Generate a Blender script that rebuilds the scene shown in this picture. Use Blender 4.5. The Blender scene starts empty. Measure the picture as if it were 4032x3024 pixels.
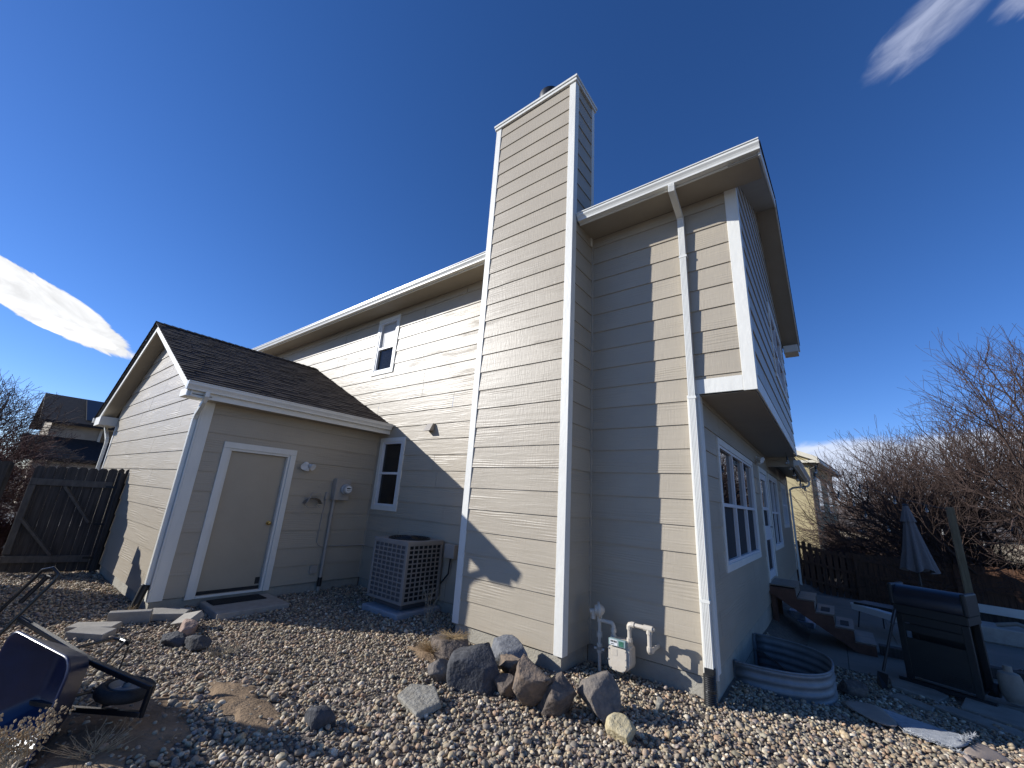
import bpy, bmesh, math, random
import numpy as np
from mathutils import Vector, Matrix, noise as mnoise
R_ = math.radians
rng = random.Random(7)
nrng = np.random.default_rng(11)
S = bpy.context.scene
COL = S.collection
# ------------------------------------------------------------------ camera
CF = 1587.52
CPOS = Vector((1.092, -4.897, 1.491))
def cam_axes(yaw, pitch, roll):
    y, p, r = R_(yaw), R_(pitch), R_(roll)
    f = Vector((-math.sin(y)*math.cos(p), math.cos(y)*math.cos(p), math.sin(p)))
    rt = Vector((math.cos(y), math.sin(y), 0)); up = rt.cross(f)
    return math.cos(r)*rt + math.sin(r)*up, -math.sin(r)*rt + math.cos(r)*up, f
CR, CU, CFW = cam_axes(38.241, 16.093, 3.695)
cd = bpy.data.cameras.new('camera'); cam = bpy.data.objects.new('camera', cd); COL.objects.link(cam)
cd.sensor_width = 36; cd.lens = CF/4032*36; cd.clip_start = .05; cd.clip_end = 3000
M = Matrix((CR, CU, -CFW)).transposed().to_4x4(); M.translation = CPOS; cam.matrix_world = M
S.camera = cam
# ------------------------------------------------------------------ sun, sky, exposure
SUN = Vector((.733, .539, -.416)).normalized()          # travel direction of the sunlight
sd = bpy.data.lights.new('sun', 'SUN'); sun = bpy.data.objects.new('sun', sd); COL.objects.link(sun)
sd.energy = 4.3; sd.angle = R_(.53); sd.color = (1, .985, .955)
sun.rotation_euler = SUN.to_track_quat('-Z', 'Y').to_euler()
S.view_settings.view_transform = 'Standard'; S.view_settings.look = 'None'
S.view_settings.exposure = .43; S.view_settings.gamma = 1
W = bpy.data.worlds.new('World'); S.world = W; W.use_nodes = True
wt = W.node_tree; wt.nodes.clear()
def wn(t, **k):
    n = wt.nodes.new(t)
    for a, b in k.items(): setattr(n, a, b)
    return n
def wmath(op, a, b=None, c=None):
    n = wn('ShaderNodeMath', operation=op)
    for i, v in enumerate((a, b, c)):
        if v is None: continue
        if isinstance(v, (int, float)): n.inputs[i].default_value = v
        else: wt.links.new(v, n.inputs[i])
    return n.outputs[0]
def wsmooth(v, lo, hi):
    n = wn('ShaderNodeMapRange', interpolation_type='SMOOTHSTEP')
    wt.links.new(v, n.inputs[0]); n.inputs[1].default_value = lo; n.inputs[2].default_value = hi
    return n.outputs[0]
sky = wn('ShaderNodeTexSky', sky_type='NISHITA', sun_disc=False)
sky.sun_elevation = R_(24.55); sky.sun_rotation = math.atan2(-SUN.x, -SUN.y)
sky.altitude = 1800; sky.air_density = 1.0; sky.dust_density = .25; sky.ozone_density = 3.0
hsv = wn('ShaderNodeHueSaturation'); hsv.inputs['Saturation'].default_value = 1.20; hsv.inputs['Value'].default_value = 1.0
wt.links.new(sky.outputs[0], hsv.inputs['Color'])
tint = wn('ShaderNodeMix', data_type='RGBA', blend_type='MULTIPLY'); tint.inputs[0].default_value = 1
wt.links.new(hsv.outputs[0], tint.inputs[6]); tint.inputs[7].default_value = (1.0, 1.0, 1.28, 1)
tc = wn('ShaderNodeTexCoord')
def wdot(vec):
    n = wn('ShaderNodeVectorMath', operation='DOT_PRODUCT'); wt.links.new(tc.outputs['Generated'], n.inputs[0])
    n.inputs[1].default_value = vec; return n.outputs['Value']
skycol = tint.outputs[2]
def cloud(prev, centre, along, su, sv, color, amount, nscale, stretch, lo, hi, seed, bias=.75):
    c = Vector(centre).normalized(); a = Vector(along); a = (a - c*a.dot(c)).normalized(); b = c.cross(a)
    w = wmath('MAXIMUM', wdot(c), .05)
    u = wmath('DIVIDE', wdot(a), w); v = wmath('DIVIDE', wdot(b), w)
    r2 = wmath('ADD', wmath('POWER', wmath('DIVIDE', u, su), 2), wmath('POWER', wmath('DIVIDE', v, sv), 2))
    cb = wn('ShaderNodeCombineXYZ')
    wt.links.new(wmath('MULTIPLY', u, nscale), cb.inputs[0]); wt.links.new(wmath('MULTIPLY', v, nscale*stretch), cb.inputs[1]); cb.inputs[2].default_value = seed
    nz = wn('ShaderNodeTexNoise'); nz.inputs['Scale'].default_value = 1; nz.inputs['Detail'].default_value = 9; nz.inputs['Roughness'].default_value = .58; nz.inputs['Distortion'].default_value = .5
    wt.links.new(cb.outputs[0], nz.inputs['Vector'])
    k = wmath('SUBTRACT', wmath('ADD', nz.outputs[0], bias), wmath('MULTIPLY', r2, .75))
    m = wmath('MULTIPLY', wsmooth(k, lo, hi), amount)
    front = wmath('GREATER_THAN', wdot(c), .2)
    m = wmath('MULTIPLY', m, front)
    mx = wn('ShaderNodeMix', data_type='RGBA'); wt.links.new(m, mx.inputs[0]); wt.links.new(prev, mx.inputs[6])
    # the cloud's own thin and thick places
    cr = wn('ShaderNodeMix', data_type='RGBA'); wt.links.new(wsmooth(nz.outputs[0], .3, .65), cr.inputs[0])
    cr.inputs[6].default_value = tuple(x*.74 for x in color)+(1,); cr.inputs[7].default_value = tuple(color)+(1,)
    wt.links.new(cr.outputs[2], mx.inputs[7])
    return mx.outputs[2]
skycol = cloud(skycol, (-.966, .002, .257), (.02, .17, -.078), .138, .031, (8.8, 8.9, 9.1), 1.0, 14, 3.0, .46, .62, 3.1)
skycol = cloud(skycol, (-.968, .035, .226), (.0, .17, -.03), .070, .013, (10, 10, 10.2), 1.0, 18, 2.6, .46, .62, 8.1)
skycol = cloud(skycol, (.205, .678, .712), (.085, -.045, .025), .105, .04, (6.0, 6.5, 8.2), .52, 13, 3.0, .34, 1.2, 5.3, .56)
skycol = cloud(skycol, (.30, .668, .685), (.085, -.045, .025), .055, .03, (6.4, 6.9, 8.6), .55, 14, 3.0, .34, 1.2, 9.7, .56)
skycol = cloud(skycol, (.19, .97, .07), (1, -.12, 0), .42, .085, (6.6, 7.2, 8.6), .9, 9, 2.6, .35, .8, 1.7)
bg = wn('ShaderNodeBackground'); bg.inputs[1].default_value = .090
wo = wn('ShaderNodeOutputWorld')
wt.links.new(skycol, bg.inputs[0]); wt.links.new(bg.outputs[0], wo.inputs[0])

# ------------------------------------------------------------------ materials
def mat(name, base, rough=.6, var=.0, vscale=8, bump=0, bscale=30, metal=0, spec=.5, coords='Object', stretch=(1,1,1), base2=None, detail=6, bdist=.01, coat=0):
    m = bpy.data.materials.new(name); m.use_nodes = True; t = m.node_tree; b = t.nodes['Principled BSDF']
    b.inputs['Base Color'].default_value = (*base, 1); b.inputs['Roughness'].default_value = rough
    b.inputs['Metallic'].default_value = metal; b.inputs['Specular IOR Level'].default_value = spec
    if coat: b.inputs['Coat Weight'].default_value = coat; b.inputs['Coat Roughness'].default_value = .15
    co = t.nodes.new('ShaderNodeTexCoord'); mp = t.nodes.new('ShaderNodeMapping'); mp.inputs['Scale'].default_value = stretch
    t.links.new(co.outputs[coords], mp.inputs[0])
    if var or base2:
        n = t.nodes.new('ShaderNodeTexNoise'); n.inputs['Scale'].default_value = vscale; n.inputs['Detail'].default_value = detail; n.inputs['Roughness'].default_value = .65
        t.links.new(mp.outputs[0], n.inputs['Vector'])
        r = t.nodes.new('ShaderNodeValToRGB'); r.color_ramp.elements[0].position = .33; r.color_ramp.elements[1].position = .68
        c2 = base2 if base2 else tuple(min(1, x*(1+var)) for x in base); c1 = base if base2 else tuple(x*(1-var) for x in base)
        r.color_ramp.elements[0].color = (*c1, 1); r.color_ramp.elements[1].color = (*c2, 1)
        t.links.new(n.outputs[0], r.inputs[0]); t.links.new(r.outputs[0], b.inputs['Base Color'])
    if bump:
        n2 = t.nodes.new('ShaderNodeTexNoise'); n2.inputs['Scale'].default_value = bscale; n2.inputs['Detail'].default_value = 5
        t.links.new(mp.outputs[0], n2.inputs['Vector'])
        bp = t.nodes.new('ShaderNodeBump'); bp.inputs['Strength'].default_value = bump; bp.inputs['Distance'].default_value = bdist
        t.links.new(n2.outputs[0], bp.inputs['Height']); t.links.new(bp.outputs[0], b.inputs['Normal'])
    return m
def siding_material(name, base, strength):
    m = bpy.data.materials.new(name); m.use_nodes = True; t = m.node_tree; b = t.nodes['Principled BSDF']
    L = t.links.new
    co = t.nodes.new('ShaderNodeTexCoord')
    mp = t.nodes.new('ShaderNodeMapping'); mp.inputs['Scale'].default_value = (1.5, 17, 1); L(co.outputs['UV'], mp.inputs[0])
    n = t.nodes.new('ShaderNodeTexNoise'); n.inputs['Scale'].default_value = 1; n.inputs['Detail'].default_value = 8; n.inputs['Roughness'].default_value = .62; n.inputs['Distortion'].default_value = .6
    L(mp.outputs[0], n.inputs['Vector'])
    # growth-ring figure of the embossed grain
    mpw = t.nodes.new('ShaderNodeMapping'); mpw.inputs['Scale'].default_value = (.8, 6.0, 1); L(co.outputs['UV'], mpw.inputs[0])
    wv = t.nodes.new('ShaderNodeTexWave'); wv.wave_type = 'BANDS'; wv.bands_direction = 'Y'; wv.inputs['Scale'].default_value = 1.6; wv.inputs['Distortion'].default_value = 7; wv.inputs['Detail'].default_value = 2.5; wv.inputs['Detail Scale'].default_value = .8
    L(mpw.outputs[0], wv.inputs['Vector'])
    # saw marks across the board
    mps = t.nodes.new('ShaderNodeMapping'); mps.inputs['Scale'].default_value = (55, 6, 1); L(co.outputs['UV'], mps.inputs[0])
    ns = t.nodes.new('ShaderNodeTexNoise'); ns.inputs['Scale'].default_value = 1; ns.inputs['Detail'].default_value = 4; L(mps.outputs[0], ns.inputs['Vector'])
    # big patches: where the emboss is strong or weak
    mpp = t.nodes.new('ShaderNodeMapping'); mpp.inputs['Scale'].default_value = (.9, 5, 1); L(co.outputs['UV'], mpp.inputs[0])
    pn = t.nodes.new('ShaderNodeTexNoise'); pn.inputs['Scale'].default_value = 1; pn.inputs['Detail'].default_value = 2; L(mpp.outputs[0], pn.inputs['Vector'])
    pr = t.nodes.new('ShaderNodeMapRange'); pr.inputs[1].default_value = .5; pr.inputs[2].default_value = .68; L(pn.outputs[0], pr.inputs[0])
    def mm(op, a, c):
        q = t.nodes.new('ShaderNodeMath'); q.operation = op
        for i, v in enumerate((a, c)):
            if isinstance(v, (int, float)): q.inputs[i].default_value = v
            else: L(v, q.inputs[i])
        return q.outputs[0]
    h = mm('ADD', mm('MULTIPLY', n.outputs[0], .75), mm('MULTIPLY', mm('MULTIPLY', wv.outputs[0], pr.outputs[0]), .42))
    h = mm('ADD', h, mm('MULTIPLY', ns.outputs[0], .35))
    bp = t.nodes.new('ShaderNodeBump'); bp.inputs['Strength'].default_value = strength; bp.inputs['Distance'].default_value = .0105
    L(h, bp.inputs['Height']); L(bp.outputs[0], b.inputs['Normal'])
    n3 = t.nodes.new('ShaderNodeTexNoise'); n3.inputs['Scale'].default_value = 1.3; n3.inputs['Detail'].default_value = 3; L(co.outputs['UV'], n3.inputs['Vector'])
    r = t.nodes.new('ShaderNodeValToRGB'); r.color_ramp.elements[0].position = .3; r.color_ramp.elements[1].position = .7
    r.color_ramp.elements[0].color = (*[x*.94 for x in base], 1); r.color_ramp.elements[1].color = (*[x*1.05 for x in base], 1)
    L(n3.outputs[0], r.inputs[0]); L(r.outputs[0], b.inputs['Base Color'])
    b.inputs['Roughness'].default_value = .42; b.inputs['Specular IOR Level'].default_value = .33
    return m
def glass_material(name, see=0.0, rough=.012):
    m = bpy.data.materials.new(name); m.use_nodes = True; t = m.node_tree; b = t.nodes['Principled BSDF']
    b.inputs['Base Color'].default_value = (.006, .008, .011, 1); b.inputs['Roughness'].default_value = rough; b.inputs['IOR'].default_value = 1.52
    co = t.nodes.new('ShaderNodeTexCoord'); n = t.nodes.new('ShaderNodeTexNoise'); n.inputs['Scale'].default_value = 1.6; n.inputs['Detail'].default_value = 1
    t.links.new(co.outputs['Object'], n.inputs['Vector'])
    bp = t.nodes.new('ShaderNodeBump'); bp.inputs['Strength'].default_value = .12; bp.inputs['Distance'].default_value = .01
    t.links.new(n.outputs[0], bp.inputs['Height']); t.links.new(bp.outputs[0], b.inputs['Normal'])
    if see:
        tr = t.nodes.new('ShaderNodeBsdfTransparent'); mx = t.nodes.new('ShaderNodeMixShader'); mx.inputs[0].default_value = see
        t.links.new(b.outputs[0], mx.inputs[1]); t.links.new(tr.outputs[0], mx.inputs[2]); t.links.new(mx.outputs[0], t.nodes['Material Output'].inputs[0])
    return m
def shingle_material():
    m = bpy.data.materials.new('shingles'); m.use_nodes = True; t = m.node_tree; b = t.nodes['Principled BSDF']; L = t.links.new
    co = t.nodes.new('ShaderNodeTexCoord')
    mp = t.nodes.new('ShaderNodeMapping'); mp.inputs['Scale'].default_value = (5.2, 7.143, 1); L(co.outputs['UV'], mp.inputs[0])
    v = t.nodes.new('ShaderNodeTexBrick'); v.inputs['Scale'].default_value = 1; v.inputs['Brick Width'].default_value = 1; v.inputs['Row Height'].default_value = 1; v.inputs['Mortar Size'].default_value = .0
    v.inputs['Color1'].default_value = (0, 0, 0, 1); v.inputs['Color2'].default_value = (1, 1, 1, 1); L(mp.outputs[0], v.inputs['Vector'])
    n = t.nodes.new('ShaderNodeTexNoise'); n.inputs['Scale'].default_value = 90; n.inputs['Detail'].default_value = 4; L(co.outputs['UV'], n.inputs['Vector'])
    n2 = t.nodes.new('ShaderNodeTexNoise'); n2.inputs['Scale'].default_value = 1.2; n2.inputs['Detail'].default_value = 3; L(co.outputs['UV'], n2.inputs['Vector'])
    a = t.nodes.new('ShaderNodeMath'); a.operation = 'MULTIPLY_ADD'; L(v.outputs[0], a.inputs[0]); a.inputs[1].default_value = .5; L(n.outputs[0], a.inputs[2])
    a2 = t.nodes.new('ShaderNodeMath'); a2.operation = 'MULTIPLY_ADD'; L(n2.outputs[0], a2.inputs[0]); a2.inputs[1].default_value = .4; L(a.outputs[0], a2.inputs[2])
    r = t.nodes.new('ShaderNodeValToRGB'); r.color_ramp.elements[0].position = .5; r.color_ramp.elements[1].position = 1.2
    r.color_ramp.elements[0].color = (.016, .012, .010, 1); r.color_ramp.elements[1].color = (.070, .054, .044, 1)
    L(a2.outputs[0], r.inputs[0]); L(r.outputs[0], b.inputs['Base Color']); b.inputs['Roughness'].default_value = .9; b.inputs['Specular IOR Level'].default_value = .25
    bp = t.nodes.new('ShaderNodeBump'); bp.inputs['Strength'].default_value = .6; bp.inputs['Distance'].default_value = .004
    L(n.outputs[0], bp.inputs['Height']); L(bp.outputs[0], b.inputs['Normal'])
    return m
def attr_material(name, rough=.7, spec=.35, nvar=.25, nscale=60, bump=.3):
    m = bpy.data.materials.new(name); m.use_nodes = True; t = m.node_tree; b = t.nodes['Principled BSDF']; L = t.links.new
    at = t.nodes.new('ShaderNodeAttribute'); at.attribute_name = 'Col'
    co = t.nodes.new('ShaderNodeTexCoord'); n = t.nodes.new('ShaderNodeTexNoise'); n.inputs['Scale'].default_value = nscale; n.inputs['Detail'].default_value = 4
    L(co.outputs['Object'], n.inputs['Vector'])
    mr = t.nodes.new('ShaderNodeMapRange'); mr.inputs[1].default_value = .3; mr.inputs[2].default_value = .7; mr.inputs[3].default_value = 1-nvar; mr.inputs[4].default_value = 1+nvar; L(n.outputs[0], mr.inputs[0])
    mx = t.nodes.new('ShaderNodeMix'); mx.data_type = 'RGBA'; mx.blend_type = 'MULTIPLY'; mx.inputs[0].default_value = 1
    L(at.outputs['Color'], mx.inputs[6]); L(mr.outputs[0], mx.inputs[7]); L(mx.outputs[2], b.inputs['Base Color'])
    b.inputs['Roughness'].default_value = rough; b.inputs['Specular IOR Level'].default_value = spec
    if bump:
        bp = t.nodes.new('ShaderNodeBump'); bp.inputs['Strength'].default_value = bump; bp.inputs['Distance'].default_value = .004; L(n.outputs[0], bp.inputs['Height']); L(bp.outputs[0], b.inputs['Normal'])
    return m
TAN = (.405, .350, .267)
MS = siding_material('tan_siding', TAN, .62)
M_tan = mat('tan_paint', TAN, .5, .05, 3, .15, 60)
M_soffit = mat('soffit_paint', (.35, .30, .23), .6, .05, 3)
M_white = mat('white_trim', (.72, .70, .63), .5, .05, 5, .45, 26, stretch=(1, 1, .35), bdist=.006)
M_vinyl = mat('white_vinyl', (.72, .73, .74), .35, .03, 4)
M_alum = mat('white_gutter', (.73, .715, .65), .3, .05, 3, .05, 6)
M_shingle = shingle_material()
M_conc = mat('concrete', (.30, .275, .235), .85, .22, 7, .4, 60, base2=(.39, .36, .31))
M_found = mat('foundation_concrete', (.30, .275, .225), .9, .3, 4, .5, 45, base2=(.40, .37, .30), bdist=.015)
M_glass = glass_material('window_glass')
M_glass_see = glass_material('window_glass_clear', .85, .3)
M_glass_low = glass_material('window_glass_screened', .6, .03)
M_screen = mat('insect_screen', (.012, .014, .018), .7)
M_dark = mat('interior_dark', (.02, .02, .022), .9)
M_blind = mat('white_blind', (.82, .8, .78), .7, .03, 3)
M_blindg = mat('slat_blind', (.32, .31, .30), .6, .05, 3)
M_door = mat('door_paint', (.385, .325, .238), .42, .03, 4, .06, 90)
M_brass = mat('brass', (.38, .27, .10), .3, .1, 30, metal=1)
M_black = mat('black_plastic', (.012, .013, .014), .42, .2, 12)
M_rubber = mat('black_rubber', (.018, .018, .018), .75, .3, 20, .4, 80)
M_bsteel = mat('black_steel', (.015, .015, .016), .3, .25, 14, metal=.0, coat=.4)
M_metalw = mat('painted_beige_metal', (.36, .32, .27), .45, .06, 6)
M_acbody = mat('ac_enamel', (.27, .245, .215), .45, .06, 5)
M_acgrid = mat('ac_side_panel', (.10, .097, .10), .5, .08, 6)
M_gas = mat('gas_meter_paint', (.56, .50, .41), .45, .08, 9, .12, 40)
M_plate = mat('white_label', (.7, .7, .68), .5)
M_clear = mat('meter_window', (.25, .34, .33), .12)
M_galv = mat('galvanised_steel', (.20, .22, .235), .55, .16, 6, .06, 10, metal=.35)
M_padgrey = mat('plastic_pad', (.30, .32, .34), .65, .1, 9, .25, 30)
M_wood_dark = mat('weathered_wood', (.030, .026, .023), .85, .0, 3, .5, 30, base2=(.085, .075, .066), stretch=(9, 9, .7))
M_wood_grey = mat('grey_gate_wood', (.075, .068, .06), .85, .0, 3, .4, 30, base2=(.13, .12, .105), stretch=(6, 6, 2))
M_wood_red = mat('stained_cedar', (.060, .026, .012), .75, .0, 3, .4, 30, base2=(.15, .070, .034), stretch=(9, 9, .7))
M_wood_post = mat('pine_post', (.17, .12, .062), .8, .0, 3, .4, 26, base2=(.27, .20, .11), stretch=(9, 9, .7))
M_wood_step = mat('stained_step', (.075, .030, .018), .6, .0, 3, .3, 26, base2=(.14, .062, .036), stretch=(2, 2, 2))
M_tile = mat('step_tile', (.19, .16, .125), .5, .14, 6, .15, 40)
M_tray = mat('blue_enamel', (.004, .016, .062), .38, .2, 7, .06, 30, coat=.25)
M_dirt = mat('dry_dirt', (.16, .105, .058), .95, .0, 5, .7, 40, base2=(.30, .205, .12), bdist=.02)
M_bark = mat('grey_bark', (.070, .050, .038), .9, .3, 12, .4, 40)
M_twig = mat('twig_bark', (.072, .045, .035), .85, .25, 3)
M_redtwig = mat('reddish_twig', (.095, .042, .036), .85, .3, 3)
M_dryleaf = mat('dead_leaf', (.11, .055, .030), .85, .4, 3)
M_straw = mat('dry_straw', (.36, .25, .12), .8, .3, 6)
M_stalk = mat('dry_stalk', (.33, .28, .20), .8, .2, 6)
M_seed = mat('seed_head', (.42, .31, .18), .85, .25, 30)
M_stucco = mat('yellow_stucco', (.36, .30, .165), .9, .0, 2.2, .5, 50, base2=(.44, .37, .21))
M_stucco2 = mat('beige_stucco', (.36, .30, .22), .9, .1, 3, .4, 40)
M_trimdark = mat('dark_trim', (.05, .045, .04), .6, .1, 3)
M_cream = mat('cream_trim', (.60, .55, .43), .55, .05, 3)
M_roofd = mat('dark_roof', (.022, .019, .018), .9, .35, 8, .4, 40)
M_solar = mat('solar_panel', (.010, .011, .014), .42, .2, 3)
M_fabric = mat('grey_canvas', (.185, .165, .158), .9, .08, 20, .2, 200)
M_rug = mat('rug_pile', (.34, .36, .38), .95, .0, 14, 1.0, 120, base2=(.56, .57, .58), bdist=.02)
M_rugback = mat('rug_backing', (.36, .28, .215), .9, .1, 9, .3, 80)
M_flag = mat('flagstone', (.20, .175, .145), .85, .0, 5, .4, 30, base2=(.30, .27, .22))
M_grill = mat('grill_black', (.012, .014, .014), .5, .2, 8, .1, 60)
M_navy = mat('navy_lid', (.008, .010, .018), .35, .2, 5, coat=.4)
M_bulb = mat('clear_bulb', (.55, .55, .52), .08)
M_bulb.node_tree.nodes['Principled BSDF'].inputs['Transmission Weight'].default_value = .8
M_street = mat('asphalt', (.055, .055, .057), .9, .2, 6, .3, 80)
M_walk = mat('pavement_concrete', (.40, .38, .35), .85, .12, 4, .2, 40)
M_patio = mat('patio_concrete', (.17, .152, .125), .85, .0, 1.6, .25, 50, base2=(.23, .205, .17))
M_hill = mat('hill_scrub', (.10, .078, .062), .95, .0, .05, 0, 1, base2=(.17, .13, .10))
M_stone = attr_material('pebble')
M_soil = mat('gravel_bed', (.10, .082, .065), .95, .0, 16, .9, 60, base2=(.19, .16, .13), bdist=.03)

# ------------------------------------------------------------------ helpers
def tag(o, label=None, cat=None, group=None, kind=None):
    for k, v in (('label', label), ('category', cat), ('group', group), ('kind', kind)):
        if v: o[k] = v
    return o
def thing(name, label, cat, loc=(0, 0, 0), group=None):
    o = bpy.data.objects.new(name, None); o.empty_display_size = .1; COL.objects.link(o); o.location = loc
    return tag(o, label, cat, group)
class MB:
    """collects vertices, faces and uvs of one mesh"""
    def __init__(s): s.v = []; s.f = []; s.uv = {}; s.off = None
    def add(s, vs, fs, uvs=None):
        b = len(s.v); s.v.extend([tuple(x) for x in vs])
        for i, f in enumerate(fs):
            if uvs: s.uv[len(s.f)] = uvs[i]
            s.f.append(tuple(b+k for k in f))
        return s
    def box(s, x0, y0, z0, x1, y1, z1):
        x0, x1 = min(x0, x1), max(x0, x1); y0, y1 = min(y0, y1), max(y0, y1); z0, z1 = min(z0, z1), max(z0, z1)
        return s.add([(x0,y0,z0),(x1,y0,z0),(x1,y1,z0),(x0,y1,z0),(x0,y0,z1),(x1,y0,z1),(x1,y1,z1),(x0,y1,z1)],
                     [(0,3,2,1),(4,5,6,7),(0,1,5,4),(1,2,6,5),(2,3,7,6),(3,0,4,7)])
    def obox(s, c, ax, ay, az, hx, hy, hz):
        c = Vector(c); ax, ay, az = Vector(ax).normalized(), Vector(ay).normalized(), Vector(az).normalized()
        vs = [c+ax*hx*i+ay*hy*j+az*hz*k for k in (-1, 1) for j, i in ((-1,-1),(-1,1),(1,1),(1,-1))]
        return s.add(vs, [(0,3,2,1),(4,5,6,7),(0,1,5,4),(1,2,6,5),(2,3,7,6),(3,0,4,7)])
    def bar(s, a, b, w, h, up=(0, 0, 1)):
        a, b = Vector(a), Vector(b); d = (b-a).normalized(); u = Vector(up)
        if abs(d.dot(u)) > .95: u = Vector((1, 0, 0))
        sd_ = d.cross(u).normalized(); u = sd_.cross(d)
        return s.obox((a+b)/2, d, sd_, u, (b-a).length/2, w/2, h/2)
    def prism(s, poly, d):
        n = len(poly); d = Vector(d); p = [Vector(q) for q in poly]
        return s.add(p+[q+d for q in p], [tuple(range(n))[::-1], tuple(range(n, 2*n))]+[(i, (i+1) % n, n+(i+1) % n, n+i) for i in range(n)])
    def tube(s, pts, r, n=8, cap=True, closed=False):
        pts = [Vector(p) for p in pts]; k = len(pts); rs = r if isinstance(r, (list, tuple)) else [r]*k
        t0 = (pts[1]-pts[0]).normalized(); u = t0.orthogonal().normalized(); vs = []
        for i in range(k):
            if closed: t = (pts[(i+1) % k]-pts[i-1]).normalized()
            else: t = ((pts[min(i+1, k-1)]-pts[i]).normalized()+(pts[i]-pts[max(i-1, 0)]).normalized()).normalized()
            u = (u-t*u.dot(t)).normalized(); w = t.cross(u)
            vs += [pts[i]+(u*math.cos(2*math.pi*j/n)+w*math.sin(2*math.pi*j/n))*rs[i] for j in range(n)]
        fs = [(i*n+j, i*n+(j+1) % n, ((i+1) % k)*n+(j+1) % n, ((i+1) % k)*n+j) for i in range(k if closed else k-1) for j in range(n)]
        if cap and not closed: fs += [tuple(range(n))[::-1], tuple(range((k-1)*n, k*n))]
        return s.add(vs, fs)
    def lathe(s, c, axis, prof, n=20):
        c = Vector(c); a = Vector(axis).normalized(); u = a.orthogonal().normalized(); w = a.cross(u); vs = []
        for h, r in prof: vs += [c+a*h+(u*math.cos(2*math.pi*j/n)+w*math.sin(2*math.pi*j/n))*max(r, 1e-4) for j in range(n)]
        k = len(prof)
        fs = [(i*n+j, i*n+(j+1) % n, (i+1)*n+(j+1) % n, (i+1)*n+j) for i in range(k-1) for j in range(n)]
        fs += [tuple(range(n))[::-1], tuple(range((k-1)*n, k*n))]
        return s.add(vs, fs)
    def build(s, name, m, parent=None, bevel=0, smooth=False, seg=1, angle=35):
        me = bpy.data.meshes.new(name); me.from_pydata(s.v, [], s.f)
        if s.uv:
            l = me.uv_layers.new(name='UVMap')
            for i, p in enumerate(me.polygons):
                if i in s.uv:
                    for k, li in enumerate(p.loop_indices): l.data[li].uv = s.uv[i][k]
        bm = bmesh.new(); bm.from_mesh(me)
        if not s.uv: bmesh.ops.recalc_face_normals(bm, faces=bm.faces)
        if bevel:
            es = [e for e in bm.edges if len(e.link_faces) == 2 and e.calc_face_angle(0) > .5]
            bmesh.ops.bevel(bm, geom=es, offset=bevel, segments=seg, affect='EDGES', profile=.5)
        if smooth:
            for f in bm.faces: f.smooth = True
            for e in bm.edges:
                if len(e.link_faces) == 2 and e.calc_face_angle(0) > R_(angle): e.smooth = False
        bm.to_mesh(me); bm.free(); me.materials.append(m)
        o = bpy.data.objects.new(name, me); COL.objects.link(o)
        if parent is not None: o.parent = parent; o.matrix_parent_inverse = Matrix.Translation(-parent_loc(parent))
        return o
def parent_loc(p):
    return p.location if p.type == 'EMPTY' and p.parent is None else Vector((0, 0, 0))
def raw_mesh(name, V, F, m, smooth=True, col=None, parent=None):
    """V (n,3) and F (k,3|4) arrays"""
    me = bpy.data.meshes.new(name); n = F.shape[1]
    me.vertices.add(len(V)); me.vertices.foreach_set('co', V.astype(np.float32).ravel())
    me.loops.add(F.size); me.loops.foreach_set('vertex_index', F.astype(np.int32).ravel())
    me.polygons.add(len(F)); me.polygons.foreach_set('loop_start', np.arange(0, F.size, n, dtype=np.int32))
    me.polygons.foreach_set('use_smooth', np.full(len(F), smooth))
    if col is not None:
        a = me.color_attributes.new('Col', 'FLOAT_COLOR', 'POINT'); a.data.foreach_set('color', np.c_[col, np.ones(len(col))].astype(np.float32).ravel())
    me.update(calc_edges=True); me.validate(); me.materials.append(m)
    o = bpy.data.objects.new(name, me); COL.objects.link(o)
    if parent is not None: o.parent = parent; o.matrix_parent_inverse = Matrix.Translation(-parent_loc(parent))
    return o
def copy_tree(o, parent=None, loc=None):
    c = o.copy(); COL.objects.link(c); c.parent = parent
    if loc is not None: c.location = loc
    for ch in list(o.children): copy_tree(ch, c)
    return c
def arc(c, r, a0, a1, n, u, v):
    c, u, v = Vector(c), Vector(u), Vector(v)
    return [c+u*r*math.cos(a0+(a1-a0)*i/n)+v*r*math.sin(a0+(a1-a0)*i/n) for i in range(n+1)]

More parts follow.
